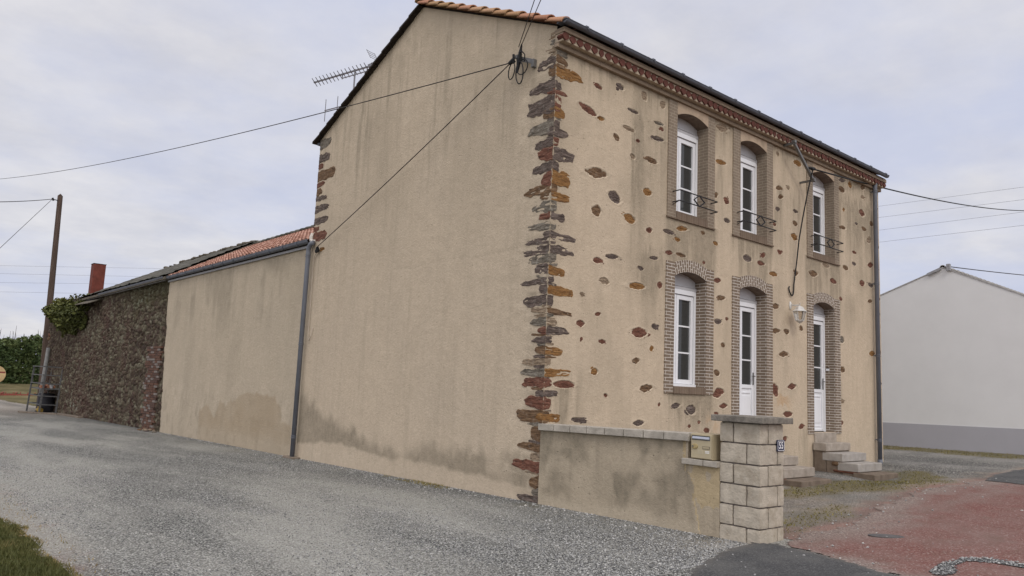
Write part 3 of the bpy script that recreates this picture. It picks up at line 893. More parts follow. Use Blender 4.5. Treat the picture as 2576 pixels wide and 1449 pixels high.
# grass verge bottom left
VERGE = [(-16, -9), (-6.1, -9), (-5.86, -0.8), (-5.9, 1.9), (-6.0, 3.1), (-6.3, 12), (-16, 24)]
xs = np.arange(-16, -5.5, 0.08)
ys = np.arange(-9, 24, 0.08)
X, Y = np.meshgrid(xs, ys, indexing='ij')
wx = X + 0.22 * (fbm(X * 1.9, Y * 1.9, 12) - 0.5)
ins = inpoly(wx, Y, VERGE)
keep = ins[:-1, :-1] & ins[1:, 1:]
dd = pdist(wx, Y, VERGE)
V = np.stack([X, Y, zg(X, Y) + 0.007 + 0.035 * sstep(0, 0.4, dd) + 0.02 * sstep(0, 0.3, dd) * (fbm(X * 3, Y * 3, 1) - 0.5)], -1).reshape(-1, 3)
V, F, _ = compact(V, grid_faces(len(xs), len(ys), keep), {})
tag(np_mesh("grass_verge", V, F, M_TURF), "green grass verge along the gravel drive", "grass", kind="structure")
xs = np.linspace(-40, 14, 60)
ys = np.linspace(58, 75, 30)
X, Y = np.meshgrid(xs, ys, indexing='ij')
V = np.stack([X, Y, zg(X, Y) - 0.03 + 0.9 * sstep(59, 69, Y + 2 * (fbm(X * 0.3, Y * 0.3, 2) - .5))], -1).reshape(-1, 3)
tag(np_mesh("grass_bank", V, grid_faces(60, 30), M_FIELD), "dry grass bank below the hedge", "bank", kind="structure")

# ------------------------------------------------------------------ scatter helpers


def pebbles(name, P, size, mat, label, cat, tone=None):
    n = len(P)
    base = np.array([(1, 0, 0), (0, 1, 0), (-1, 0, 0), (0, -1, 0), (0, 0, 1), (0, 0, -1)], float)
    tri = np.array([(0, 1, 4), (1, 2, 4), (2, 3, 4), (3, 0, 4), (1, 0, 5), (2, 1, 5), (3, 2, 5), (0, 3, 5)])
    sc = size[:, None, None] * (0.6 + 0.8 * rng.random((n, 6, 1)))
    v = base[None] * sc
    v[:, :, 2] *= 0.62
    a = rng.random(n) * 6.283
    ca, sa = np.cos(a)[:, None], np.sin(a)[:, None]
    x = v[:, :, 0] * ca - v[:, :, 1] * sa
    y = v[:, :, 0] * sa + v[:, :, 1] * ca
    z = v[:, :, 2] + 0.3 * x * (rng.random((n, 1)) - .5)
    V = np.stack([x, y, z], -1) + P[:, None, :]
    F = (tri[None] + (np.arange(n) * 6)[:, None, None]).reshape(-1, 3)
    tn = np.repeat(rng.random(n) if tone is None else tone, 6)
    return tag(np_mesh(name, V.reshape(-1, 3), F, mat, smooth=False, attrs={"tone": tn}), label, cat, kind="stuff")


def blades(P, h, w, lean, seed=0):
    n = len(P)
    a = rng.random(n) * 6.283
    b = rng.random(n) * 6.283
    d = np.stack([np.cos(a), np.sin(a), 0 * a], -1) * (w / 2)[:, None]
    t = np.stack([np.cos(b) * lean, np.sin(b) * lean, np.ones(n)], -1) * h[:, None]
    V = np.stack([P - d, P + d, P + t], 1).reshape(-1, 3)
    return V, np.arange(3 * n).reshape(-1, 3)


def leaf_quads(Cn, size, up_bias=0.3):
    n = len(Cn)
    nr = rng.normal(size=(n, 3))
    nr[:, 2] = np.abs(nr[:, 2]) + up_bias
    nr /= np.linalg.norm(nr, axis=1)[:, None]
    t = np.cross(nr, rng.normal(size=(n, 3)))
    t /= np.linalg.norm(t, axis=1)[:, None] + 1e-9
    b = np.cross(nr, t)
    s = size[:, None]
    V = np.stack([Cn - t * s, Cn - b * s * .55 + nr * s * .12, Cn + t * s, Cn + b * s * .55 + nr * s * .12], 1).reshape(-1, 3)
    return V, np.arange(4 * n).reshape(-1, 4)


# loose chippings on the near part of the drive
n = 90000
px_ = -5.9 + 6.1 * rng.random(n)
py_ = -3.6 + 13 * rng.random(n) ** 1.6
ok = (px_ < -0.03) & ~inpoly(px_, py_, [(-9.5, -14), (-9.5, -8.2), (-4, -5.0), (-1.74, -3.76), (-0.5, -3.38), (0.2, -3.3), (0.2, -14)])
ok &= (px_ > -5.85 + 0.2 * fbm(px_ * 2, py_ * 2, 3)) & (rng.random(n) < 0.25 + 1.1 * sstep(0.35, 0.65, fbm(px_ * 0.9, py_ * 0.45, 3)))
px_, py_ = px_[ok], py_[ok]
sz = 0.004 + 0.0075 * rng.random(len(px_)) ** 2
pebbles("gravel_chippings", np.stack([px_, py_, zg(px_, py_) + 0.006], -1), sz, M_PEB, "loose grey stone chippings over the gravel drive", "gravel", 0.92 * rng.random(len(px_)) ** 1.2)
n = 1500
py_ = -2.8 + 20.5 * rng.random(n) ** 1.3
px_ = -0.04 - 0.45 * rng.random(n) ** 2
pebbles("wall_foot_stones", np.stack([px_, py_, zg(px_, py_) + 0.006], -1), 0.006 + 0.014 * rng.random(n) ** 3, M_PEB, "loose stones gathered along the foot of the gable and annex walls", "stones", 0.2 + 0.8 * rng.random(n))
# pebbles strewn over the red asphalt, the court and the road edge
n = 5200
px_ = -2.2 + 12 * rng.random(n) ** 1.5
py_ = -5.9 + 4.5 * rng.random(n)
rd = pdist(px_, py_, RED_EDGE, False)
ad = pdist(px_, py_, [(-1.74, -3.76), (-0.5, -3.36), (0.1, -3.35), (0.16, -3.6), (0.0, -4.1), (-0.1, -4.5), (-0.25, -4.9)], False)
pr = 0.03 + 0.6 * np.exp(-rd / 0.22) + 0.7 * np.exp(-ad / 0.12)
ok = (rng.random(n) < pr) & ~((px_ > -0.06) & (px_ < 0.52) & (py_ > -3.5) & (py_ < -2.9)) & (px_ > -2.2)
ok &= ~((px_ < 0.03) & (py_ > -2.9))
px_, py_ = px_[ok], py_[ok]
sz = 0.005 + 0.014 * rng.random(len(px_)) ** 3.5
pebbles("pebbles", np.stack([px_, py_, zg(px_, py_) + 0.022], -1), sz, M_PEB, "white pebbles strewn over the red asphalt and road edge", "pebbles", 0.25 + 0.65 * rng.random(len(px_)))
n = 3000
px_ = 0.0 + 1.4 * rng.random(n)
py_ = -6.1 + 1.2 * rng.random(n)
ok = inpoly(px_ + 0.05 * (rng.random(n) - .5), py_ + 0.05 * (rng.random(n) - .5), STRIP) & (pdist(px_, py_, [(0.0, -5.1), (0.16, -5.0), (0.69, -4.95), (1.06, -4.97), (1.33, -5.16), (1.33, -6.2)], False) > 0.055)
px_, py_ = px_[ok], py_[ok]
pebbles("stone_chips", np.stack([px_, py_, zg(px_, py_) + 0.026], -1), 0.004 + 0.011 * rng.random(len(px_)), M_PEB, "white stone chips filling the trench in the red asphalt", "stones", 0.1 + 0.72 * rng.random(len(px_)) ** 1.3)

# grass blades
n = 70000
px_ = -7.9 + 2.25 * rng.random(n)
py_ = -2.6 + 7.4 * rng.random(n) ** 1.2
wx = px_ + 0.22 * (fbm(px_ * 1.9, py_ * 1.9, 12) - 0.5)
ok = inpoly(wx, py_, VERGE) | ((rng.random(n) < 0.04) & (px_ < -5.62))
px_, py_, wx = px_[ok], py_[ok], wx[ok]
dd = np.where(inpoly(wx, py_, VERGE), pdist(wx, py_, VERGE), 0)
zz = zg(px_, py_) + 0.003 + 0.035 * sstep(0, 0.4, dd)
h = (0.014 + 0.036 * rng.random(len(px_)) ** 1.5) * (0.75 + 0.6 * sstep(0.0, 0.35, dd)) * (0.6 + 0.9 * fbm(px_ * 3, py_ * 3, 2))
V, F = blades(np.stack([px_, py_, zz], -1), h, 0.006 + 0.006 * rng.random(len(px_)), 0.55)
tone = np.clip(0.1 + 0.75 * fbm(px_ * 2.4, py_ * 2.4, 19) + 0.35 * (rng.random(len(px_)) - .5) + 0.5 * np.exp(-dd / 0.08), 0, 1)
tag(np_mesh("grass", V, F, M_GRASS, smooth=False, attrs={"tone": np.repeat(tone, 3)}), "short green grass growing on the verge", "grass", kind="stuff")
# moss and low weeds on the court
n = 70000
px_ = 0.5 + 16.3 * rng.random(n) ** 1.2
py_ = -3.3 + 6.5 * rng.random(n)
m = np.zeros(n)
nn = fbm(px_ * 2.6, py_ * 4.5, 8)
for k, P in enumerate(MOSSP):
    d = np.where(inpoly(px_, py_, P), pdist(px_, py_, P), -pdist(px_, py_, P))
    m = np.maximum(m, sstep(-0.30, 0.1, d + (nn - 0.5) * 0.6))
ok = (rng.random(n) < m * (0.15 + 0.9 * fbm(px_ * 5, py_ * 7, 14))) & ~((py_ > -0.03) & (px_ < 11))
ok &= ~((px_ > 4.85) & (px_ < 6.0) & (py_ > -1.3)) & ~((px_ > 7.62) & (px_ < 8.76) & (py_ > -1.3))
px_, py_ = px_[ok], py_[ok]
V, F = blades(np.stack([px_, py_, zg(px_, py_) + 0.006], -1), 0.010 + 0.030 * rng.random(len(px_)) ** 2, 0.010 + 0.016 * rng.random(len(px_)), 0.9)
tone = np.clip(0.15 + 0.7 * fbm(px_ * 3, py_ * 3, 23) + 0.3 * (rng.random(len(px_)) - .5), 0, 1)
tag(np_mesh("moss", V, F, M_MOSS, smooth=False, attrs={"tone": np.repeat(tone, 3)}), "olive moss and weeds growing through the court gravel", "moss", kind="stuff")
# a small weed strip at the foot of the gable
n = 700
py_ = 2.0 + 2.0 * rng.random(n)
px_ = -0.06 - 0.22 * rng.random(n) ** 2
ok = rng.random(n) < sstep(0.45, 0.65, fbm(px_ * 5, py_ * 4, 29))
V, F = blades(np.stack([px_, py_, zg(px_, py_) + 0.006], -1)[ok], 0.012 + 0.03 * rng.random(ok.sum()), 0.01 + 0.01 * rng.random(ok.sum()), 0.8)
tag(np_mesh("weeds", V, F, M_MOSS, smooth=False, attrs={"tone": np.repeat(0.5 + 0.4 * rng.random(ok.sum()), 3)}), "yellowish weeds at the foot of the gable wall", "weeds", kind="stuff")

mc = MB()
mc.lathe((0, 0, 0), [(0.205, 0.0), (0.205, 0.006), (0.185, 0.008), (0.18, 0.006), (0.06, 0.007)], 28, sy=0.55)
mc.v = [(1.607 + 0.77 * v[0] + 0.64 * v[1], -4.068 - 0.64 * v[0] + 0.77 * v[1], zg(1.607, -4.068) + 0.013 + v[2]) for v in mc.v]
tag(mc.build("manhole_cover", plainmat("dark_cover_iron", (0.105, 0.10, 0.098), 0.8, 0.2, 0.0, var=0.25, sc=20, bumpk=0.5)), "small dark oval cover plate set in the red asphalt", "cover")

# ------------------------------------------------------------------ the farmhouse
house = thing("farmhouse", (0, 0, 0), "two-storey sand-rendered farmhouse with exposed corner stones, brick window surrounds and tiled cornice", "house")
LX = 10.98
OPEN = [  # x0, x1, a, b, z0, zs, spring, apex, ztop, kind
    (2.73, 4.11, 2.970, 3.886, 4.65, 4.77, 6.51, 6.615, 6.765, 'U'),
    (4.71, 6.12, 4.950, 5.888, 4.65, 4.77, 6.51, 6.615, 6.765, 'U'),
    (7.49, 8.91, 7.735, 8.690, 4.65, 4.77, 6.51, 6.615, 6.765, 'U'),
    (2.73, 4.11, 2.965, 3.886, 1.63, 1.75, 3.64, 3.745, 3.87, 'W'),
    (4.71, 6.105, 4.945, 5.885, 0.93, 0.955, 3.63, 3.735, 3.86, 'D'),
    (7.47, 8.90, 7.720, 8.650, 0.93, 0.955, 3.62, 3.725, 3.85, 'D')]

xs = np.linspace(0, LX, 860)
zs_ = np.linspace(-0.25, 7.02, 570)
X, Z = np.meshgrid(xs, zs_, indexing='ij')
disp = 0.010 * (fbm(X * 1.3, Z * 1.3, 3) - 0.5) + 0.006 * (fbm(X * 9, Z * 9, 7) - 0.5)
pale = np.zeros_like(X)
rimd = np.zeros_like(X)
hole = np.zeros_like(X)
for (x, z, w, h, ang, c) in STONES:
    ca, sa = math.cos(rad(ang)), math.sin(rad(ang))
    R_ = max(w, h) * 1.1 + 0.12
    i0, i1 = np.searchsorted(xs, [x - R_, x + R_])
    j0, j1 = np.searchsorted(zs_, [z - R_ - 0.7, z + R_])
    sl = np.s_[i0:i1, j0:j1]
    Xs, Zs = X[sl], Z[sl]
    dx, dz = Xs - x, Zs - z
    u_, v_ = (dx * ca + dz * sa) / (w * 0.50), (-dx * sa + dz * ca) / (max(h, 0.05) * 0.575)
    kk = math.sin(x * 53 + z * 17)
    v_ = v_ + 0.28 * kk * u_
    r = (np.abs(u_) ** (1.5 + 0.4 * kk) + np.abs(v_) ** 1.7) ** 0.6
    r = r + 0.58 * (fbm(Xs * 13, Zs * 22, 2) - 0.5) + 0.22 * (fbm(Xs * 50, Zs * 60, 4) - 0.5)
    hole[sl] = np.maximum(hole[sl], sstep(1.03, 0.95, r))
    disp[sl] += 0.006 * np.exp(-((r - 1.22) / 0.16) ** 2)
    pale[sl] = np.maximum(pale[sl], 0.8 * np.exp(-((r - 1.20) / 0.16) ** 2) * (dz < h * 0.25) * sstep(0.3, 0.6, fbm(Xs * 9, Zs * 9, 6)))  # pale rim below each stone: a lit render lip put into the colour
    rimd[sl] = np.maximum(rimd[sl], 0.9 * np.exp(-((r - 1.15) / 0.16) ** 2) * (dz > h * 0.05) * (0.35 + 0.65 * fbm(Xs * 8, Zs * 8, 31)))  # dark rim above each stone: shade of the render edge, painted in
    # a thin run-off streak below some stones
    if (x * 37 + z * 91) % 1.0 < 0.45:
        rimd[sl] = np.maximum(rimd[sl], 0.5 * np.exp(-(dx / (w * 0.3)) ** 2) * sstep(0.0, 0.06, -dz) * np.exp(-np.clip(-dz, 0, 9) / 0.22) * sstep(0.42, 0.6, fbm(Xs * 34, Zs * 1.5, 41)))
disp -= 0.030 * hole
for (z0, z1, gl, fl, cg, cf) in QUOINS:
    L = max(fl, 0.05)
    r = np.maximum((X - 0) / (L + 0.02), np.abs(Z - (z0 + z1) / 2) / ((z1 - z0) * 0.5 + 0.012)) + 0.25 * (fbm(X * 12, Z * 12, 5) - 0.5)
stain_shade = rimd
vs = fbm(X * 7, Z * 0.7, 11)
vs2 = fbm(X * 16, Z * 1.1, 13)


def runoff(x0, x1, ztop, depth, k):
    free = abs(ztop - 4.66) > 0.02 and abs(ztop - 1.64) > 0.01 and abs(ztop - 6.74) > 0.01
    cut = sstep(ztop + 0.22, ztop - 0.30, Z + (vs2 - .5) * 0.9) if free else (Z < ztop)
    e = sstep(x0 - 0.15, x0 + 0.1, X) * sstep(x1 + 0.15, x1 - 0.1, X)
    t = np.clip((ztop - Z) / depth, 0, 3)
    e = sstep(x0 - 0.3, x0 + 0.25, X + (vs2 - .5) * 0.3) * sstep(x1 + 0.3, x1 - 0.25, X + (vs2 - .5) * 0.3) if free else e
    return 2.3 * k * e * cut * np.exp(-t * 1.1) * (0.3 + 1.2 * sstep(0.35, 0.65, 0.6 * vs + 0.4 * vs2))


for a in (runoff(2.75, 4.15, 4.66, 0.62, 1.0), runoff(4.7, 6.1, 4.66, 0.5, 0.75), runoff(7.5, 8.95, 4.66, 0.65, 1.1),
          runoff(2.85, 4.05, 1.64, 0.35, 1.15), runoff(0.25, 0.62, 1.62, 0.5, 0.9), runoff(1.82, 2.08, 6.05, 1.6, 0.8), runoff(2.35, 2.68, 6.3, 0.9, 0.5),
          runoff(2.05, 2.65, 3.98, 0.7, 0.6), runoff(4.2, 4.65, 5.9, 0.7, 0.45), runoff(6.15, 7.3, 5.9, 1.0, 0.45), runoff(9.0, 10.7, 6.2, 0.9, 0.7),
          runoff(6.15, 7.4, 3.0, 0.7, 0.0), runoff(5.0, 5.9, 4.3, 0.5, 0.5), runoff(7.0, 7.45, 0.95, 0.6, 0.5), runoff(0.0, LX, 6.74, 0.28, 0.55)):
    stain_shade = np.maximum(stain_shade, a)
stain_shade += 0.45 * np.exp(-X / 0.24) * (Z > 1.2) * (0.2 + 1.1 * fbm(X * 9, Z * 9, 15))
stain_shade += 0.55 * np.exp(-X / 0.05) * sstep(0.35, 0.6, fbm(X * 20, Z * 14, 16))
stain_shade += 0.35 * sstep(0.45, 0.62, fbm(X * 1.1, Z * 1.1, 61)) * np.exp(-((X - 9.6) / 0.6) ** 2 - ((Z - 5.65) / 0.45) ** 2)
stain_shade += 0.30 * sstep(0.45, 0.66, fbm(X * 0.9, Z * 0.7, 71)) * sstep(2.6, 4.2, Z) + 0.25 * sstep(0.52, 0.72, fbm(X * 2.6, Z * 1.1, 72))
rust = sstep(0.50, 0.62, fbm(X * 5, Z * 5, 51)) * np.exp(-((X - 6.5) / 0.25) ** 2 - ((Z - 1.55) / 0.28) ** 2)
rust = np.maximum(rust, 0.6 * sstep(0.5, 0.62, fbm(X * 5, Z * 4, 53)) * np.exp(-((X - 4.1) / 0.4) ** 2 - ((Z - 1.1) / 0.15) ** 2))
keep = np.ones((len(xs) - 1, len(zs_) - 1), bool)
mxx, mzz = (X[:-1, :-1] + X[1:, 1:]) / 2, (Z[:-1, :-1] + Z[1:, 1:]) / 2
for (x0, x1, a, b, z0, zs, sp, ap, zt, kd) in OPEN:
    top = zt + (0.0 if kd == 'U' else 0.04)
    keep &= ~((mxx > x0 + 0.05) & (mxx < x1 - 0.05) & (mzz > z0 + 0.04) & (mzz < top - 0.05))
V = np.stack([X, -disp, Z], -1).reshape(-1, 3)
V, F, at = compact(V, grid_faces(len(xs), len(zs_), keep), {"stain_shade": np.clip(stain_shade, 0, 1).ravel(), "pale": np.clip(pale, 0, 1).ravel(), "rust": np.clip(rust, 0, 1).ravel()})
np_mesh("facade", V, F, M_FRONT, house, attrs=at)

# gable wall
def gtop(y):
    return np.where(y < 3.81, 7.10 + (8.82 - 7.10) * y / 3.81, 8.82 + (7.06 - 8.82) * (y - 3.81) / (7.80 - 3.81))


ys = np.linspace(0, 7.80, 270)
ts = np.linspace(0, 1, 270)
Yg, T = np.meshgrid(ys, ts, indexing='ij')
Zg = -0.4 + T * (gtop(Yg) + 0.4)
disp = 0.016 * (fbm(Yg * 0.9, Zg * 0.9, 23) - 0.5) + 0.007 * (fbm(Yg * 7, Zg * 9, 27) - 0.5)
vs = fbm(Yg * 6, Zg * 0.6, 33)
vs2 = fbm(Yg * 15, Zg * 0.8, 35)
n1 = fbm(Yg * 2.2, Zg * 2.2, 37)
n2 = fbm(Yg * 6, Zg * 3, 39)
upb = np.interp(Yg, [0, .4, 1.5, 2.8, 3.3, 3.6, 3.9, 4.9, 5.7, 6.5, 7.3, 7.8], [.45, .62, .60, .60, .50, .28, .42, .55, .76, .86, 1.15, 1.25])
lob = np.interp(Yg, [0, .5, 1.1, 2.3, 3.3, 3.6, 3.9, 4.9, 5.7, 6.5, 7.8], [.15, .2, .24, .26, .28, .3, .22, .30, .36, .34, .2])
damp = sstep(upb + 0.10, upb - 0.20, Zg + (n2 - .5) * 0.35) * sstep(lob - 0.05, lob + 0.03, Zg + (n2 - .5) * 0.10)
stain_shade = 1.55 * damp * (0.42 + 0.42 * n1) * sstep(0.32, 0.52, fbm(Yg * 1.1, Zg * 1.4, 45) + 0.22)
stain_shade = np.maximum(stain_shade, 0.75 * sstep(0.50, 0.70, vs * .5 + vs2 * .5) * sstep(4.0, 7.2, Zg) * (0.3 + n1))
stain_shade = np.maximum(stain_shade, 0.30 * sstep(0.40, 0.62, fbm(Yg * 0.6, Zg * 0.45, 49)) * sstep(3.0, 6.5, Zg))
stain_shade = np.maximum(stain_shade, 0.75 * np.exp(-((Yg - 1.15) / 0.16) ** 2) * sstep(0.40, 0.66, vs2) * sstep(4.9, 5.6, Zg) * sstep(7.2, 6.3, Zg))
stain_shade = np.maximum(stain_shade, 0.55 * np.exp(-((Yg - 0.55) / 0.2) ** 2) * sstep(0.45, 0.7, vs2) * sstep(5.0, 5.8, Zg))
stain_shade = np.maximum(stain_shade, 0.55 * np.exp(-Yg / 0.30) * (0.3 + fbm(Yg * 9, Zg * 9, 52)) * sstep(1.0, 2.0, Zg))
stain_shade = np.maximum(stain_shade, 0.8 * np.exp(-Yg / 0.07) * sstep(0.35, 0.6, fbm(Yg * 20, Zg * 14, 53)))
stain_shade = np.maximum(stain_shade, 0.4 * sstep(0.40, 0.62, n1) * sstep(7.0, 8.2, Zg))
stain_shade = np.maximum(stain_shade, 0.6 * np.exp(-((Yg - 7.42) / 0.04) ** 2) * sstep(3.2, 4.4, Zg) * (Zg < 4.45))
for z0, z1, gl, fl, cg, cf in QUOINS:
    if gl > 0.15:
        stain_shade = np.maximum(stain_shade, 0.8 * np.exp(-((Zg - (z1 + 0.03)) / 0.04) ** 2) * sstep(gl + 0.12, gl - 0.12, Yg) * n2 * 1.3)  # darker band just above each long corner stone
crack = np.exp(-((Zg - (3.72 + 0.05 * (n1 - .5) + 0.02 * np.sin(Yg * 3))) / 0.012) ** 2) * sstep(0.42, 0.5, fbm(Yg * 1.3, Zg * 0, 3)) * (Yg < 6) * (Yg > 0.6)
disp -= 0.006 * crack
stain_shade = np.maximum(stain_shade, 0.35 * crack)
pale = 0.5 * sstep(0.56, 0.70, n2) * np.exp(-((Yg - 4.0) / 0.35) ** 2) * sstep(5.6, 6.2, Zg)
pale = np.maximum(pale, 0.55 * sstep(0.05, 0.2, lob - Zg) * n1)
pale = np.maximum(pale, 0.9 * sstep(0.60, 0.66, fbm(Yg * 9, Zg * 22, 47)) * sstep(0.0, 0.04, Zg - zg(0, Yg)) * sstep(0.12, 0.06, Zg - zg(0, Yg)) * (Yg > 1.5) * (Yg < 3.2))
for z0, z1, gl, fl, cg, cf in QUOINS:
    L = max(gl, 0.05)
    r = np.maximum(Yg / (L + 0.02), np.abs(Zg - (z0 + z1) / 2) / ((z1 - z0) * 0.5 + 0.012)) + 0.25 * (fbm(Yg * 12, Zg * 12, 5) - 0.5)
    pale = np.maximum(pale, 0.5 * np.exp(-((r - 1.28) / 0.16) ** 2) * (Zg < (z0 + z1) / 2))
V = np.stack([-disp, Yg, Zg], -1).reshape(-1, 3)
F = grid_faces(len(ys), len(ts))[:, ::-1]
np_mesh("gable_wall", V, F, M_GABLE, house, attrs={"stain_shade": np.clip(stain_shade, 0, 1).ravel(), "pale": np.clip(pale, 0, 1).ravel()})
m = MB()
m.face([(0.05, 7.80, -0.4), (LX, 7.80, -0.4), (LX, 7.80, 7.05), (0.05, 7.80, 7.05)])
m.face([(LX, 0.02, -0.1), (LX, 7.8, -0.4), (LX, 7.8, 7.05), (LX, 3.81, 8.82), (LX, 0.02, 7.10)])
m.face([(0.0, 7.799, -0.4), (0.05, 7.80, -0.4), (0.05, 7.80, 7.05), (0.0, 7.799, 7.05)])
m.build("wall", M_GABLE, house)


# --- stones
def stone_blob(x, z, w, h, ang, parent, mat, k):
    r_ = random.Random(k)
    nA = 26
    ph = [r_.uniform(0, 6.28) for _ in range(4)]
    am = [r_.uniform(0.05, 0.16), r_.uniform(0.06, 0.15), r_.uniform(0.05, 0.10)]
    pw = r_.uniform(1.5, 3.0)
    ca, sa = math.cos(rad(ang)), math.sin(rad(ang))
    vs, fs = [], []
    rings = [(0.22, 0.001), (0.45, 0.001), (0.68, 0.002), (0.90, 0.003), (1.15, 0.005), (1.42, 0.016)]
    so = r_.uniform(0, 40)
    tilt = r_.uniform(-.012, .012)
    for rr, d in rings:
        for i in range(nA):
            t = 2 * math.pi * i / nA
            c, s = math.cos(t), math.sin(t)
            q = (abs(c) ** pw + abs(s) ** pw) ** (-1 / pw)
            q *= 1 + am[0] * math.sin(2 * t + ph[0]) + am[1] * math.sin(3 * t + ph[1]) + am[2] * math.sin(5 * t + ph[2])
            jt = 1 + r_.uniform(-.13, .11)
            u, v = c * q * rr * jt * w * 0.53, s * q * rr * jt * h * 0.60
            vs.append((x + u * ca - v * sa, d + tilt * u / w + (0 if rr > 1.2 else 0.013 * (float(vn(u * 7 + so, v * 42 + so, 3)) - .5) + r_.uniform(-.003, .003)), z + u * sa + v * ca))
    vs.append((x, r_.uniform(-.003, .003), z))
    n = len(rings)
    for j in range(n - 1):
        for i in range(nA):
            i2 = (i + 1) % nA
            fs.append((j * nA + i, j * nA + i2, (j + 1) * nA + i2, (j + 1) * nA + i))
    for i in range(nA):
        fs.append((n * nA, (i + 1) % nA, i))
    fs = [f[::-1] for f in fs]
    m = MB()
    m.raw(vs, fs)
    return m, mat


rest = MB()
rest_m = []
for k, (x, z, w, h, ang, c) in enumerate(STONES):
    m, mat = stone_blob(x, z, w, max(h, 0.05), ang, house, ROCK[c], k)
    if k < 100:
        m.build("exposed_stone", mat, house, smooth=False)
    else:
        rest.raw(m.v, m.f, "ORPBGT".index(c))
tag(rest.build("small_exposed_stones", [ROCK[c] for c in "ORPBGT"], house, smooth=False), kind="stuff")


def rock(lo, hi, mat, parent, name, k, amp=0.012, cuts=6, pn=3.6, wedge=0.6, tilt=0.04):
    bm = bmesh.new()
    bmesh.ops.create_cube(bm, size=2.0)
    bmesh.ops.subdivide_edges(bm, edges=bm.edges[:], cuts=cuts, use_grid_fill=True)
    off = rootloc(parent)
    c = [(lo[i] + hi[i]) / 2 for i in range(3)]
    hs = [(hi[i] - lo[i]) / 2 for i in range(3)]
    r_ = random.Random(k)
    o = [r_.uniform(0, 50) for _ in range(3)]
    P = np.array([v.co[:] for v in bm.verts])
    mx = np.abs(P).max(1)
    nn = (np.abs(P) ** pn).sum(1) ** (1 / pn)
    P = P * (mx / nn)[:, None]
    W = P * np.array(hs) + np.array(c)
    nx = fbm(W[:, 1] * 9 + o[0] + W[:, 0] * 5, W[:, 2] * 16 + o[1], k) - .5
    ny = fbm(W[:, 0] * 9 + o[1] + W[:, 1] * 5, W[:, 2] * 16 + o[2], k + 5) - .5
    nz = fbm(W[:, 0] * 7 + o[2], W[:, 1] * 7 + o[0], k + 9) - .5
    W[:, 0] += nx * amp * 2.6
    W[:, 1] += ny * amp * 2.6
    W[:, 2] += nz * min(amp * 3.2, hs[2] * 1.0)
    # wedge shape: one end thinner than the other
    wd = r_.uniform(-wedge, wedge)
    tl = r_.uniform(-tilt, tilt)
    t = (W[:, 1] + W[:, 0] - c[0] - c[1]) / (hs[0] + hs[1])
    W[:, 2] = c[2] + (W[:, 2] - c[2]) * (1 + wd * t) + tl * t * max(hs[0], hs[1])
    for v, w in zip(bm.verts, W):
        v.co = (w[0] - off.x, w[1] - off.y, w[2] - off.z)
    me = bpy.data.meshes.new(name)
    bm.to_mesh(me)
    bm.free()
    me.polygons.foreach_set("use_smooth", [True] * len(me.polygons))
    me.materials.append(mat)
    return link(name, me, parent)


def quoin(z0, z1, gl, fl, mg, mf, k, y0=0.0, sgn=1, proud=0.007):
    """flat ragged corner stone, flush with the render: a gable face and a front face meeting at the arris"""
    r_ = np.random.default_rng(k + 900)
    zc, h = (z0 + z1) / 2, (z1 - z0)
    o = r_.random(8) * 60
    ns, nt = 18, 9
    V, F, MI, n0 = [], [], [], 0
    slope = r_.uniform(-.05, .05)
    for side, L in ((0, gl), (1, fl)):
        if L < 0.03:
            continue
        s_ = np.concatenate([np.linspace(0, 1, ns - 1), [1.02]])
        t_ = np.concatenate([[-0.56], np.linspace(-.5, .5, nt - 2), [0.56]])
        Sg, Tg = np.meshgrid(s_, t_, indexing='ij')
        top = 0.5 - 0.30 * r_.random() * Sg ** 2 + 0.34 * (fbm(Sg * L * 13 + o[side], Sg * 0 + 1, 3) - .5) - 0.25 * np.clip((Sg - .8) / .2, 0, 1) ** 2 * r_.random()
        bot = 0.5 - 0.30 * r_.random() * Sg ** 2 + 0.34 * (fbm(Sg * L * 13 + o[side + 2], Sg * 0 + 5, 4) - .5) - 0.25 * np.clip((Sg - .8) / .2, 0, 1) ** 2 * r_.random()
        zz = zc + h * np.where(Tg > 0, Tg * 2 * top, Tg * 2 * bot) + slope * Sg * L * (1 if side == 0 else -1)
        along = np.clip(Sg, 0, 1) * L * (1 + 0.30 * (fbm(zz * 16 + o[4], Sg * 0 + side, 7) - .5)) + (Sg > 1) * 0.006
        strata = vn(along * 5 + o[5], zz * 40 + o[6], 5) * .6 + vn(along * 16 + o[6], zz * 95 + o[5], 6) * .4
        ch = np.exp(-along / 0.012) * 0.006
        d = -(proud + 0.020 * (strata - .5)) + ch
        edge = (np.abs(Tg) > 0.5) | (Sg > 1)
        d = np.where(edge, 0.02, d)
        if side == 0:
            P = np.stack([d, y0 + sgn * along, zz], -1)
        else:
            P = np.stack([along, d, zz], -1)
        V.append(P.reshape(-1, 3))
        f = grid_faces(ns, nt) + n0
        F.append(f[:, ::-1] if side == 0 else f)
        MI += [side] * len(f)
        n0 += ns * nt
    if V:
        np_mesh("corner_stone", np.concatenate(V), np.concatenate(F), [mg, mf], house, smooth=False, mi=MI)


for k, (z0, z1, gl, fl, cg, cf) in enumerate(QUOINS):
    low = z1 < 1.2
    quoin(z0 - 0.006, z1 + 0.006, max(gl, 0.09) + 0.05, 0 if low else max(fl, 0.07) + 0.05, ROCK[cg], ROCK[cf], k, proud=0.005)
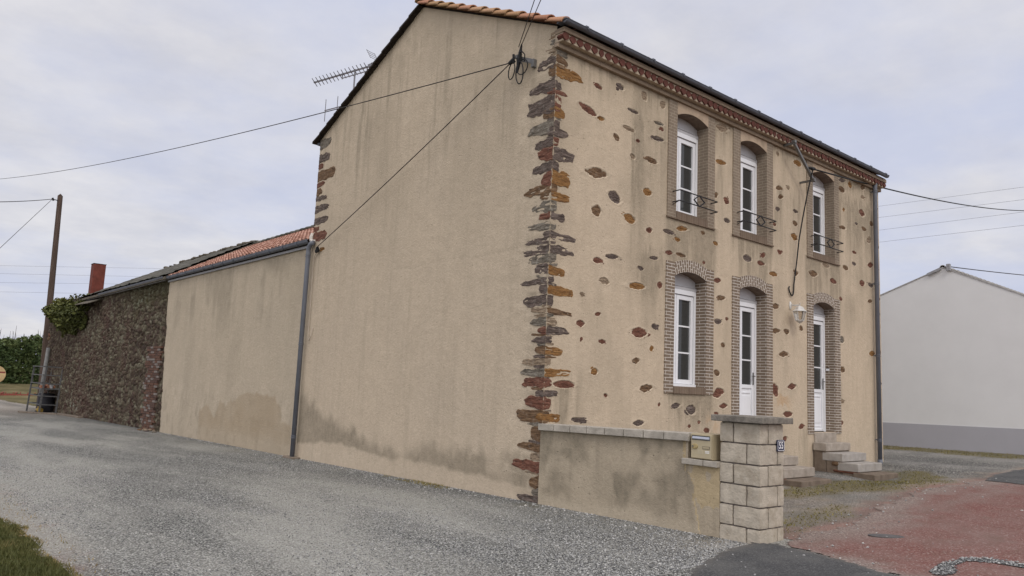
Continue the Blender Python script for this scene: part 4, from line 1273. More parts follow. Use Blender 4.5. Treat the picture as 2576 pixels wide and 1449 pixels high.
# small packing stones between the corner stones
r_ = random.Random(41)
zsort = sorted(((q[0] + q[1]) / 2, q) for q in QUOINS)
for k in range(len(zsort) - 1):
    za, zb = zsort[k][1][1], zsort[k + 1][1][0]
    if zb - za > 0.018:
        quoin(za + 0.003, zb - 0.003, r_.uniform(0.10, 0.34), 0 if za < 1.1 else r_.uniform(0.06, 0.22), ROCK[r_.choice("PGBT")], ROCK[r_.choice("PGBT")], k + 200, proud=0.002)
for k, (yl, za, zb, c) in enumerate([(7.26, 6.82, 7.04, 'G'), (7.29, 6.50, 6.69, 'P'), (7.58, 6.36, 6.48, 'R'), (6.98, 6.06, 6.30, 'B'), (7.42, 5.91, 6.03, 'R'), (7.53, 5.73, 5.89, 'B'), (7.27, 5.60, 5.71, 'P'), (7.14, 5.32, 5.50, 'P'), (7.10, 5.03, 5.20, 'P'), (7.53, 4.89, 5.00, 'R'), (7.17, 4.66, 4.87, 'R'), (7.18, 4.41, 4.49, 'O')]):
    quoin(za, zb, (7.81 if za > 4.5 else 7.42) - yl, 0, ROCK[c], ROCK[c], k + 400, y0=7.81 if za > 4.5 else 7.42, sgn=-1)
    if za > 4.5:
        rock((0.0, 7.70, za), (0.25, 7.80 + random.uniform(.005, .03), zb), ROCK[c], house, "corner_stone", k + 450, cuts=3)
r_ = random.Random(5)
z = 0.28
k = 0
while z < 6.65:
    h = r_.uniform(0.09, 0.22)
    rock((LX - 0.2, 0.0, z), (LX + r_.uniform(0.0, 0.06), 0.3, z + h), ROCK[r_.choice("PPBRTG")], house, "corner_stone", k + 300, cuts=3)
    z += h + r_.uniform(0.02, 0.12)
    k += 1


# --- brick surrounds
def surround(x0, x1, a, b, z0, zs, sp, ap, zt, kd):
    fy, by = -0.020, 0.30
    up_ = kd == 'U'
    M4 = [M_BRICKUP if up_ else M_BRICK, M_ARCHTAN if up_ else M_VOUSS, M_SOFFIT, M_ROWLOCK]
    m = MB()
    m.box((x0, fy, z0), (a, by, zt), 0)
    m.box((b, fy, z0), (x1, by, zt), 0)
    N = 16
    mid, hw = (a + b) / 2, (b - a) / 2
    zi = lambda x: sp + (ap - sp) * (1 - ((x - mid) / hw) ** 2)
    ze = (lambda x: zt - 0.002) if up_ else (lambda x: zt + 0.085 * (1 - ((x - mid) / hw) ** 2))
    f2 = fy - 0.003
    for i in range(N):
        xa, xb = a + (b - a) * i / N, a + (b - a) * (i + 1) / N
        A, B_, Cc, Dd = (xa, f2, zi(xa)), (xb, f2, zi(xb)), (xb, f2, ze(xb)), (xa, f2, ze(xa))
        fan = 0.16
        uv = None
        if not up_:
            fl_ = lambda x, t: (x - mid) * (1 + fan * (0.5 - t)) + 3.0
            uv = [(0.0, fl_(xa, 0)), (0.0, fl_(xb, 0)), (0.255, fl_(xb, 1)), (0.255, fl_(xa, 1))]
        m.face([A, B_, Cc, Dd], 1, uv)
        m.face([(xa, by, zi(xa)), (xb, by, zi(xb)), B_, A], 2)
        m.face([Dd, Cc, (xb, by, ze(xb)), (xa, by, ze(xa))], 1)
    m.face([(a, f2, zi(a)), (a, f2, ze(a)), (a, by, ze(a)), (a, by, zi(a))], 1)
    m.face([(b, f2, zi(b)), (b, by, zi(b)), (b, by, ze(b)), (b, f2, ze(b))], 1)
    m.build("brick_surround", M4, house)
    if kd != 'D':
        s = MB()
        s.box((a - 0.0, -0.034, z0 - 0.006), (b, 0.26, zs))
        if up_:
            s.box((x0 - 0.012, -0.034, z0 - 0.03), (x1 + 0.012, 0.0, z0 + 0.004))
        s.build("sill", M_ROWLOCK, house, bevel=0.006)


def window(x0, x1, a, b, z0, zs, sp, ap, zt_, kd):
    zt = sp - 0.18
    w = MB()
    yf, yb = 0.205, 0.30
    door = kd == 'D'
    w.box((a, yf, zs), (a + 0.058, yb, zt), 0)
    w.box((b - 0.058, yf, zs), (b, yb, zt), 0)
    w.box((a + 0.058, yf - 0.012, zt - 0.085), (b - 0.058, yb, zt), 0)
    w.box((a + 0.058, 0.235, zs), (b - 0.058, yb, zs + 0.03), 1)
    bx0, bx1 = a + 0.068, b - 0.068
    gtop_, gbot = zt - 0.175, (1.86 if door else zs + 0.125)
    zl = zs + (0.015 if door else 0.05)
    for (l, r) in ((bx0, b - 0.565), (b - 0.555, bx1)):
        w.box((l, 0.215, zl), (l + 0.065, 0.285, zt - 0.095), 0)
        w.box((r - 0.072, 0.215, zl), (r, 0.285, zt - 0.095), 0)
        w.box((l + 0.065, 0.217, gtop_), (r - 0.072, 0.285, zt - 0.095), 0)
        w.box((l + 0.065, 0.217, gbot - 0.07), (r - 0.072, 0.285, gbot), 0)
        for k in (1, 2):
            zz = gbot + (gtop_ - gbot) * k / 3
            w.box((l + 0.065, 0.236, zz - 0.014), (r - 0.072, 0.262, zz + 0.014), 0)
        if door:
            w.box((l + 0.065, 0.240, zl), (r - 0.072, 0.28, gbot - 0.07), 0)
            w.box((l + 0.085, 0.228, zl + 0.17), (r - 0.092, 0.245, gbot - 0.21), 0)
            w.box((l + 0.075, 0.224, gbot - 0.165), (r - 0.115, 0.245, gbot - 0.145), 0)
            w.box((l + 0.085, 0.224, zl + 0.09), (r - 0.125, 0.245, zl + 0.108), 0)
            w.box((l + 0.065, 0.219, zl), (r - 0.072, 0.28, zl + 0.05), 0)
        else:
            w.box((l + 0.065, 0.217, zl), (r - 0.072, 0.285, gbot - 0.07), 0)
    w.box((b - 0.068, 0.222, zs + 0.03), (b - 0.058, 0.28, zt - 0.085), 1)  # dark strips stand in for shade in the gaps between sash and frame
    w.box((a + 0.058, 0.222, zs + 0.03), (a + 0.068, 0.28, zt - 0.085), 1)
    w.box((a + 0.058, 0.222, zt - 0.095), (b - 0.058, 0.28, zt - 0.085), 1)
    if not door:
        w.box((a + 0.01, 0.165, zs + 0.002), (b - 0.03, 0.235, zs + 0.045), 0)
    root = w.build("door" if door else "window", [M_WHITE, M_GAP], house, bevel=0.004)
    p = MB()
    p.box((a + 0.13, 0.248, gbot - 0.01), (b - 0.625, 0.256, gtop_ + 0.01))
    p.build("pane", M_GLASS, root)
    p = MB()
    p.box((b - 0.495, 0.248, gbot - 0.01), (b - 0.135, 0.256, gtop_ + 0.01))
    p.build("pane", M_GLASS, root)
    sb = MB()
    mid, hw = (a + b) / 2, (b - a) / 2
    N = 14
    top = [(a + (b - a) * i / N) for i in range(N + 1)]
    A = [(x, 0.228, sp + (ap - sp) * (1 - ((x - mid) / hw) ** 2) + 0.01) for x in reversed(top)]
    A = [(a, 0.228, zt), (b, 0.228, zt)] + A
    sb.loops(A, [(x, 0.30, z) for x, y, z in A])
    sb.box((a, 0.195, zt + 0.001), (b, 0.226, zt + 0.055))
    sb.box((a + 0.02, 0.185, zt + 0.058), (b - 0.02, 0.2275, zt + 0.066))
    sb.build("shutter_box", M_WHITE2, root, bevel=0.003)
    if door:
        h = MB()
        h.box((b - 0.125, 0.205, 1.86), (b - 0.09, 0.216, 2.10))
        h.tube([(b - 0.108, 0.212, 2.03), (b - 0.108, 0.165, 2.03), (b - 0.215, 0.160, 2.025)], 0.010, 8)
        h.build("handle", M_STEEL, root)


for o in OPEN:
    surround(*o)
    window(*o)


def railing(a, b):
    m = MB()
    for z in (5.10, 4.915):
        m.tube([(a - 0.10, 0.0, z - 0.005), (a - 0.10, -0.16, z), (a - 0.095, -0.17, z), (b + 0.09, -0.17, z), (b + 0.10, -0.16, z), (b + 0.10, 0.0, z - 0.005)], 0.0105, 6)
    c = (a + b) / 2
    zc_ = 5.0075
    pts = [(c - 0.155, -0.17, zc_), (c, -0.17, zc_ + 0.10), (c + 0.155, -0.17, zc_), (c, -0.17, zc_ - 0.10)]
    for i in range(4):
        m.bar(pts[i], pts[(i + 1) % 4], 0.017)
    m.tube([(a - 0.10, -0.16, 4.915), (a - 0.10, 0, 4.86)], 0.008, 5)
    m.build("balcony_rail", M_IRON, house)


for o in OPEN[:3]:
    railing(o[2], o[3])

# --- cornice, gutter, roof
c = MB()
c.box((-0.045, -0.065, 6.742), (LX + 0.03, 0.02, 6.822), 0)
c.box((-0.03, -0.185, 6.950), (LX + 0.05, 0.02, 7.032), 0)
c.box((-0.02, -0.150, 6.8225), (LX + 0.02, 0.02, 6.9495), 1)
cornice = c.build("cornice", [M_CORNBRICK, M_MORTAR], house, bevel=0.008)
t = MB()
x = 0.02
r_ = random.Random(3)
while x < LX - 0.02:
    w = r_.uniform(0.068, 0.078) if r_.random() > 0.06 else 0.055
    d = r_.uniform(-0.012, 0.008)
    zc_ = 6.882 + r_.uniform(-.004, .004)
    pts = []
    for i in range(11):
        a_ = math.pi * i / 10
        pts.append((x + w * math.cos(a_), zc_ + 0.062 * math.sin(a_)))
    pts += [(x - w * 0.55, zc_ - 0.034), (x, zc_ - 0.060), (x + w * 0.55, zc_ - 0.034)]
    A = [(p, -0.172 + d, q) for p, q in pts]
    B = [(p, -0.05, q) for p, q in pts]
    t.loops(B, A)
    x += r_.uniform(0.155, 0.166)
t.build("scallop_tiles", M_SCALLOP, cornice)
for k in range(3):
    t = MB()
    yy = 0.04 + 0.15 * k
    t.loops([(LX + 0.12, yy + 0.06 * math.cos(math.pi * i / 8), 6.87 + 0.06 * math.sin(math.pi * i / 8)) for i in range(9)], [(LX - 0.02, yy + 0.06 * math.cos(math.pi * i / 8), 6.87 + 0.06 * math.sin(math.pi * i / 8)) for i in range(9)])
    t.build("scallop_tile", M_SCALLOP, cornice)

g = MB()
prof = []
for i in range(11):
    a_ = math.pi * (1 + i / 10)
    prof.append((-0.255 + 0.050 * math.cos(a_), 7.072 + 0.034 * math.sin(a_)))
out = [(-0.309, 7.088), (-0.308, 7.072)] + prof + [(-0.202, 7.100)]
inn = [(y + (0.006 if y < -0.255 else -0.006), z + 0.006) for y, z in reversed(out)]
ring = out + inn
g.loops([(-0.10, y, z) for y, z in ring], [(LX - 0.08, y, z) for y, z in ring])
g.loops([(-0.102, y, z) for y, z in prof], [(-0.098, y, z) for y, z in prof])
g.loops([(LX - 0.082, y, z) for y, z in prof], [(LX - 0.078, y, z) for y, z in prof])
g.tube([(-0.10, -0.310, 7.089), (LX - 0.08, -0.310, 7.089)], 0.008, 6)
gut = g.build("gutter", M_ZINC, house, smooth=False)
for k in range(14):
    xx = 0.35 + k * 0.8
    b_ = MB()
    b_.box((xx - 0.012, -0.324, 7.060), (xx + 0.012, -0.310, 7.105))
    b_.box((xx - 0.012, -0.322, 7.096), (xx + 0.012, -0.16, 7.106))
    b_.box((xx - 0.03, -0.30, 7.104), (xx + 0.03, -0.26, 7.125))
    b_.build("gutter_hook", M_ZINC, gut)


def pipe(name, x, y, z0, z1, r, collars, parent, mat, top=None, foot=True):
    m = MB()
    pts = [(x, y, z0), (x, y, z1)]
    if top:
        pts += top
    m.tube(pts, r, 14)
    o = m.build(name, mat, parent, smooth=True)
    for z in collars:
        c = MB()
        c.tube([(x, y, z - 0.028), (x, y, z - 0.012)], r + 0.010, 14)
        c.tube([(x, y, z + 0.012), (x, y, z + 0.028)], r + 0.008, 14)
        c.box((x - 0.012, y + r * 0.5, z - 0.012), (x + 0.012, y + r + 0.05, z + 0.012))
        c.build("collar", M_PIPE, o)
    return o


pipe("downpipe", 10.565, -0.105, 0.16, 6.74, 0.050, (6.66, 4.42, 2.72, 0.78), house, M_PIPE, top=[(10.565, -0.115, 6.95)])
m = MB()
m.tube([(10.565, -0.105, 0.10), (10.565, -0.105, 0.34)], 0.056, 14)
m.build("pipe_shoe", M_PIPE, house, smooth=True)


def tile_roof(name, parent, mat, o, u, v, w=0.2, rl=0.36, amp=0.05, seg=6, k=0, lip=0.035):
    o, u, v = (np.array(q, float) for q in (o, u, v))
    LU, LV = np.linalg.norm(u), np.linalg.norm(v)
    uh, vh = u / LU, v / LV
    nh = np.cross(uh, vh)
    if nh[2] < 0:
        nh = -nh
    nt, nr = int(LU / w), int(math.ceil(LV / rl))
    r_ = np.random.default_rng(k)
    R, T = np.meshgrid(np.arange(nr), np.arange(nt), indexing='ij')
    R, T = R.ravel(), T.ravel()
    q = np.arange(seg + 1) / seg
    hh = amp * np.sin(math.pi * q)
    jl = r_.uniform(-.012, .012, len(R))
    tone = r_.random(len(R))
    rows = []
    for (s, dz) in ((0.0, -lip), (0.0, 0.0), (1.0, -lip * 0.9)):
        along = np.minimum(R * rl + s * (rl + 0.02) + (jl if s == 0 else 0), LV)
        across = (T * w)[:, None] + q[None] * w
        base = nh[None, None] * (hh[None, :, None] * (1.0 if dz > -lip else 0.9) + lip + dz) + uh * across[:, :, None] + vh * along[:, None, None] + o
        rows.append(base)
    V = np.stack(rows, 1)
    n1 = seg + 1
    idx = np.arange(len(R) * 3 * n1).reshape(len(R), 3, n1)
    F = np.stack([idx[:, :-1, :-1], idx[:, :-1, 1:], idx[:, 1:, 1:], idx[:, 1:, :-1]], -1).reshape(-1, 4)
    return np_mesh(name, V.reshape(-1, 3), F, mat, parent, smooth=False, attrs={"tone": np.repeat(tone, 3 * n1)})


SL = 0.4528
roof = tile_roof("roof", house, M_ROOFT, (-0.02, -0.20, 7.078), (LX + 0.06, 0, 0), (0, 4.05, 4.05 * SL), k=1)
rr = tile_roof("roof_slope", roof, M_ROOFT, (-0.02, 7.98, 7.035), (LX + 0.06, 0, 0), (0, -4.17, 4.17 * 0.441), k=2)
m = MB()
m.box((0.02, 3.2, 7.2), (LX - 0.02, 4.4, 7.3))
m.loops([(0.01, -0.16, 7.060), (0.01, 3.81, 8.865), (0.01, 7.95, 7.02), (0.01, 7.95, 6.98), (0.01, 3.81, 8.80), (0.01, -0.18, 7.035)], [(LX + .03, -0.16, 7.060), (LX + .03, 3.81, 8.865), (LX + .03, 7.95, 7.02), (LX + .03, 7.95, 6.98), (LX + .03, 3.81, 8.80), (LX + .03, -0.18, 7.035)])
m.build("roof_deck", M_WOODDARK, roof)
# dark rake on the far slope: stepped undersides of the verge tiles
m = MB()
for i in range(13):
    t0, t1 = i / 13.0, (i + 1.08) / 13.0
    pa = (3.80 + 4.17 * t0, 8.87 - 1.838 * t0)
    pb = (3.80 + 4.17 * t1, 8.87 - 1.838 * t1)
    m.loops([(-0.115, pa[0], pa[1] - 0.02), (-0.115, pb[0], pb[1] + 0.012), (-0.115, pb[0], pb[1] - 0.040), (-0.115, pa[0], pa[1] - 0.058)],
            [(0.06, pa[0], pa[1] - 0.02), (0.06, pb[0], pb[1] + 0.012), (0.06, pb[0], pb[1] - 0.040), (0.06, pa[0], pa[1] - 0.058)])
m.build("rake_edge", M_WOODDARK, roof)
# orange verge tiles on the near slope
def half_tube(m, p, q, r0, r1, upn, seg=8, th=0.016):
    p, q = Vector(p), Vector(q)
    d = (q - p).normalized()
    upn = Vector(upn)
    upn = (upn - d * upn.dot(d)).normalized()
    s = d.cross(upn)
    A, B = [], []
    for r, c, L in ((r0, p, A), (r1, q, B)):
        for i in range(seg + 1):
            a_ = math.pi * i / seg
            L.append(c + s * (r * math.cos(a_)) + upn * (r * 0.95 * math.sin(a_)))
        for i in range(seg, -1, -1):
            a_ = math.pi * i / seg
            L.append(c + s * ((r - th) * math.cos(a_)) + upn * ((r - th) * 0.95 * math.sin(a_)))
    m.loops(A, B)


vt = MB()
tones = []
nT = 12
r_ = random.Random(21)
for i in range(nT):
    t0, t1 = i / nT, (i + 1.18) / nT
    f = lambda t: (0.0, 3.86 - 4.03 * t, 8.868 - 4.03 * t * SL)
    p, q = f(t0), f(min(t1, 1.04))
    before = len(vt.v)
    half_tube(vt, (p[0] - 0.035, p[1], p[2] + 0.0), (q[0] - 0.035, q[1], q[2] + 0.030), 0.088, 0.112, (0, SL, 1))
    tones += [r_.random()] * (len(vt.v) - before)
vt.build("verge_tiles", M_VERGE, roof, smooth=True, attrs={"tone": tones})
vt = MB()
tones = []
x = -0.13
while x < LX:
    before = len(vt.v)
    half_tube(vt, (x + 0.42, 3.81, 8.90), (x, 3.81, 8.918), 0.10, 0.12, (0, 0, 1))
    tones += [r_.random()] * (len(vt.v) - before)
    x += 0.36
vt.build("ridge_tiles", M_VERGE, roof, smooth=True, attrs={"tone": tones})
m = MB()
m.loops([(-0.03, 7.86 + 0.06 * math.cos(math.pi * (1 + i / 8)), 6.99 + 0.06 * math.sin(math.pi * (1 + i / 8))) for i in range(9)], [(LX, 7.86 + 0.06 * math.cos(math.pi * (1 + i / 8)), 6.99 + 0.06 * math.sin(math.pi * (1 + i / 8))) for i in range(9)])
m.build("gutter", M_ZINC, house)
# flashing at the gutter end
m = MB()
m.loops([(-0.11, -0.10, 7.062), (-0.11, -0.30, 7.086), (-0.11, -0.30, 7.098), (-0.11, -0.10, 7.14)], [(0.10, -0.10, 7.062), (0.10, -0.30, 7.086), (0.10, -0.30, 7.098), (0.10, -0.10, 7.14)])
m.build("flashing", M_ZINC, house)

# ------------------------------------------------------------------ steps


def steps(x0, x1, a, b, label, pale=True):
    root = thing("entrance_steps", ((x0 + x1) / 2, -0.5, zg((x0 + x1) / 2, -0.5)), label, "steps", "stone steps up to the house doors")
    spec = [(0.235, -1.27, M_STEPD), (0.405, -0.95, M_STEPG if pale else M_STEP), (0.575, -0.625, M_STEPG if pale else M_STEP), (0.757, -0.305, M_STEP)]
    for i, (z, y, mt) in enumerate(spec):
        m = MB()
        e = 0.012 * ((i * 7) % 3 - 1)
        m.box((x0 + e, y, z - 0.158), (x1 + e, min(y + 0.42, -0.022), z))
        m.build("step", mt, root, bevel=0.012)
    m = MB()
    m.box((a + 0.004, -0.035, 0.752), (b - 0.004, 0.30, 0.953))
    m.build("threshold", M_STEP, root, bevel=0.01)
    m = MB()
    for (z, y, mt), y2 in zip(spec, (-0.93, -0.61, -0.29, -0.024)):
        m.box((x0 + 0.02, y + 0.03, -0.1), (x1 - 0.02, min(y + 0.34, -0.024), z - 0.156))
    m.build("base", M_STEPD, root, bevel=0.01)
    rock((x0 + 0.0, -0.95, 0.20), (x0 + 0.1, -0.42, 0.27), ROCK['R'], root, "base_stone", int(x0 * 10), amp=0.01)
    rock((x0 - 0.005, -0.60, 0.33), (x0 + 0.1, -0.40, 0.42), ROCK['B'], root, "base_stone", int(x0 * 10) + 2, amp=0.01)
    return root


steps(4.89, 5.95, 4.945, 5.885, "stone entrance steps partly hidden behind the gate pillar", False)
steps(7.66, 8.72, 7.72, 8.65, "stone entrance steps next to the corner downpipe, in full view right of the pillar")

# ------------------------------------------------------------------ low wall, pillar, letter box
lw = thing("low_wall", (0.08, -1.4, zg(0, -1.4)), "low rendered garden wall with block coping between house corner and pillar", "wall")
ys = np.linspace(-2.945, 0.012, 150)
ts = np.linspace(0, 1, 64)
Yw, T = np.meshgrid(ys, ts, indexing='ij')
tp = np.where(Yw > -2.49, 1.02 - 0.030 * Yw, 0.812)
Zw = -0.12 + T * (tp + 0.12)
pb = np.interp(Zw, [-.1, .043, .207, .413, .571, .688, .729, 0.85], [-2.72, -2.695, -2.664, -2.595, -2.612, -2.542, -2.483, -2.46]) + 0.03 * (fbm(Yw * 9, Zw * 9, 3) - .5)
patch = sstep(0.010, -0.010, Yw - pb)
n1 = fbm(Yw * 2.6, Zw * 2.6, 81)
n2 = fbm(Yw * 7, Zw * 2.2, 83)
stain_shade = 0.9 * sstep(0.28, 0.0, tp - Zw) * (0.25 + n2) + 1.0 * sstep(0.38, 0.66, n1) * (0.35 + n2) * sstep(0.02, 0.25, Zw) + 0.5 * np.exp(-((Zw - 0.38) / 0.2) ** 2) * sstep(-0.35, -0.9, -Yw * 0 + Yw * 0 - np.abs(Yw + 0.35)) * n2
stain_shade = np.maximum(stain_shade, 0.9 * np.exp(-((Yw + 0.25 + 0.1 * n2) / 0.14) ** 2) * sstep(0.12, 0.3, Zw) * sstep(0.65, 0.4, Zw) * (0.4 + n1))
stain_shade = np.maximum(stain_shade, 0.8 * np.exp(-((Yw - pb - 0.07) / 0.06) ** 2) * (Zw < 0.72) * (0.5 + n1 * .6)) * (1 - patch) + 0.2 * patch * n1
pale = 0.6 * sstep(0.14, 0.02, Zw - zg(0, Yw) - 0.1 + 0.1 * n2)
dsp = 0.012 * (fbm(Yw * 2, Zw * 2, 85) - .5) + 0.006 * (fbm(Yw * 10, Zw * 10, 87) - .5) - 0.012 * patch
V = np.stack([-0.020 - dsp, Yw, Zw], -1).reshape(-1, 3)
F = grid_faces(150, 64)[:, ::-1]
np_mesh("wall", V, F, [M_LOWWALL, M_PATCH], lw, attrs={"stain_shade": np.clip(stain_shade, 0, 1).ravel(), "pale": np.clip(pale, 0, 1).ravel()}, mi=(patch[:-1, :-1] > 0.5).astype(int).ravel())
m = MB()
m.box((-0.008, -2.49, -0.2), (0.18, -0.03, 1.015))
m.box((-0.008, -2.945, -0.2), (0.18, -2.495, 0.810))
m.box((-0.019, -2.52, 0.812), (0.18, -2.4905, 1.09))
m.build("wall_core", M_LOWWALL, lw)
jy = [0.012, -0.30, -0.62, -0.935, -1.255, -1.57, -1.89, -2.205, -2.57]
m = MB()
for k in range(8):
    ya, yb = jy[k], jy[k + 1] + 0.014
    za, zb = 1.115 - 0.0205 * ya, 1.115 - 0.0205 * yb
    dx = random.uniform(-.004, .004)
    A = [(-0.068 + dx, ya, za - 0.092), (0.235, ya, za - 0.092), (0.235, ya, za), (-0.068 + dx, ya, za)]
    B = [(-0.068 + dx, yb, zb - 0.092), (0.235, yb, zb - 0.092), (0.235, yb, zb), (-0.068 + dx, yb, zb)]
    m.loops(B, A)
m.build("coping", M_CAPSTONE, lw, bevel=0.007)
m = MB()
m.box((-0.072, -2.755, 0.812), (0.235, -2.465, 0.878))
m.box((-0.070, -2.947, 0.812), (0.235, -2.762, 0.878))
m.build("ledge", M_CAPSTONE, lw, bevel=0.007)

pil = thing("gate_pillar", (0.23, -3.2, zg(0.2, -3.2)), "square split-face block gate pillar with grey flat cap", "pillar")
m = MB()
m.box((0.010, -3.430, -0.2), (0.452, -2.968, 1.325))
m.build("joints", M_JOINT, pil)


def rough_block(lo, hi, k, amp=0.0036, cuts=11):
    """split-face block: a box whose faces are roughened and edges chipped"""
    q = np.linspace(-1, 1, cuts)
    Vs, Fs, n0 = [], [], 0
    for ax in range(3):
        for sg in (-1, 1):
            A, B = np.meshgrid(q, q, indexing='ij')
            P = np.zeros((cuts, cuts, 3))
            P[..., ax] = sg
            P[..., (ax + 1) % 3] = A
            P[..., (ax + 2) % 3] = B
            F = grid_faces(cuts, cuts) + n0
            if sg < 0:
                F = F[:, ::-1]
            Vs.append(P.reshape(-1, 3))
            Fs.append(F)
            n0 += cuts * cuts
    P, F = np.concatenate(Vs), np.concatenate(Fs)
    mx = np.abs(P).max(1)
    P = P * (mx / ((np.abs(P) ** 28).sum(1) ** (1 / 28)))[:, None]
    lo, hi = np.array(lo), np.array(hi)
    W = (lo + hi) / 2 + P * (hi - lo) / 2
    for a in range(3):
        b, c = (a + 1) % 3, (a + 2) % 3
        d = fbm(W[:, b] * 17 + k * 3.7 + W[:, a] * 4, W[:, c] * 17 + k * 1.3, k % 19) - .5
        e = fbm(W[:, b] * 60 + k, W[:, c] * 60, k % 13) - .5
        W[:, a] += (d * 2.6 + e * 1.1) * amp
    return W, F


Vs, Fs, n0 = [], [], 0
zt = 1.322
row = 0
r_ = random.Random(9)
while zt > -0.1:
    zb = zt - 0.2105
    A0, B0 = (-3.118, 0.160) if row % 2 == 0 else (-3.285, 0.345)
    j = 0.0065
    jt = lambda: r_.uniform(-.003, .003)
    for lo, hi in (((-0.010 + jt(), -3.450 + jt(), zb), (B0 - j, A0 - j, zt)), ((-0.010 + jt(), A0 + j, zb), (0.20, -2.948, zt)),
                   ((B0 + j, -3.450 + jt(), zb), (0.472, -3.22 if row % 2 == 0 else -3.31, zt)), ((0.26, -3.20 if row % 2 == 0 else -3.29, zb), (0.472, -2.948, zt))):
        W, F = rough_block(lo, hi, row * 5 + len(Vs))
        Vs.append(W)
        Fs.append(F + n0)
        n0 += len(W)
    zt -= 0.2235
    row += 1
np_mesh("shaft", np.concatenate(Vs), np.concatenate(Fs), M_BLOCK, pil, smooth=True)
m = MB()
m.box((-0.085, -3.525, 1.333), (0.555, -2.872, 1.402))
m.box((-0.0, -3.44, 1.318), (0.46, -2.96, 1.335))
m.build("cap", M_CAPDARK, pil, bevel=0.008)

pl = thing("house_number_plate", (0.39, -3.455, 1.09), "small blue enamel number plate reading 55 on the pillar", "number plate")
m = MB()
m.box((0.312, -3.466, 1.030), (0.468, -3.4545, 1.156), 0)
m.build("plate", M_BLUE, pl, bevel=0.004)
m = MB()
for (xa, za, xb, zb) in ((0.332, 1.039, 0.448, 1.044), (0.332, 1.142, 0.448, 1.147), (0.3205, 1.052, 0.3255, 1.134), (0.4545, 1.052, 0.4595, 1.134)):
    m.box((xa, -3.4685, za), (xb, -3.4662, zb))
for (xa, za, xb, zb) in ((0.332, 1.0415, 0.323, 1.052), (0.448, 1.0415, 0.457, 1.052), (0.332, 1.1445, 0.323, 1.134), (0.448, 1.1445, 0.457, 1.134)):
    m.bar((xa, -3.4674, za), (xb, -3.4674, zb), 0.005, 0.002, 0, (0, 1, 0))
m.build("border", M_ENW, pl)


def text_mesh(s, size, ext):
    cu = bpy.data.curves.new("lettering", 'FONT')
    cu.body = s
    cu.size = size
    cu.extrude = ext
    cu.align_x = 'CENTER'
    cu.align_y = 'CENTER'
    cu.offset = 0.0012
    ob = bpy.data.objects.new("lettering", cu)
    COL.objects.link(ob)
    dg = bpy.context.evaluated_depsgraph_get()
    me = bpy.data.meshes.new_from_object(ob.evaluated_get(dg))
    bpy.data.objects.remove(ob)
    bpy.data.curves.remove(cu)
    return me


me = text_mesh("55", 0.104, 0.001)
me.transform(Matrix.Translation((0.39 - pl.location.x, -3.4674 - pl.location.y, 1.093 - pl.location.z)) @ Matrix.Rotation(math.pi / 2, 4, 'X') @ Matrix.Diagonal((0.92, 1, 1, 1)))
me.materials.append(M_ENW)
link("numerals", me, pl)

mb = thing("letter_box", (0.07, -2.73, 0.88), "beige metal letter box on a ledge between low wall and pillar", "letter box")
m = MB()
m.box((-0.040, -2.872, 0.884), (0.27, -2.580, 1.172))
m.build("body", M_BOXD, mb, bevel=0.006)
m = MB()
m.box((-0.056, -2.864, 0.894), (-0.042, -2.588, 1.166))
door_ = m.build("door", M_BOX, mb, bevel=0.004)
m = MB()
m.loops([(-0.060, -2.842, 1.105), (-0.060, -2.605, 1.105), (-0.060, -2.605, 1.140), (-0.060, -2.842, 1.140)], [(-0.074, -2.835, 1.116), (-0.074, -2.612, 1.116), (-0.062, -2.612, 1.138), (-0.062, -2.835, 1.138)])
m.build("slot_flap", plainmat("grey_blue_flap", (0.38, 0.40, 0.45), 0.35, 0.5, 0.3), door_, bevel=0.002)
m = MB()
m.box((-0.0575, -2.846, 1.098), (-0.0562, -2.600, 1.150))
m.build("slot", M_GAP, door_)
m = MB()
m.lathe((0, 0, 0), [(0.044, 0.0), (0.040, 0.010), (0.028, 0.013)], 20, sx=1.0, sy=0.72)
for i, v in enumerate(m.v):
    m.v[i] = (-0.0565 - v[2], -2.640 + v[0], 1.025 + v[1])
m.build("lock_plate", plainmat("beige_lock", (0.36, 0.28, 0.13), 0.4, 0.4), door_)
m = MB()
m.lathe((0, 0, 0), [(0.011, 0.0), (0.010, 0.006)], 12)
for i, v in enumerate(m.v):
    m.v[i] = (-0.069 - v[2], -2.622 + v[0], 1.027 + v[1])
m.build("lock", M_STEEL, door_)
m = MB()
m.box((-0.0600, -2.845, 1.003), (-0.0563, -2.745, 1.034))
m.build("name_window", plainmat("name_window_frame", (0.16, 0.14, 0.10), 0.4), door_)
m = MB()
m.box((-0.0610, -2.839, 1.008), (-0.0598, -2.751, 1.029))
m.build("name_card", M_BOXD, door_)
m = MB()
m.box((-0.0572, -2.838, 0.973), (-0.0563, -2.780, 0.983))
m.box((-0.0572, -2.836, 0.957), (-0.0563, -2.782, 0.967))
m.build("paper_label", M_LABEL, door_)
m = MB()
m.box((-0.0572, -2.752, 0.945), (-0.0563, -2.680, 0.990))
m.build("sticker", plainmat("beige_sticker", (0.47, 0.41, 0.28), 0.6), door_)

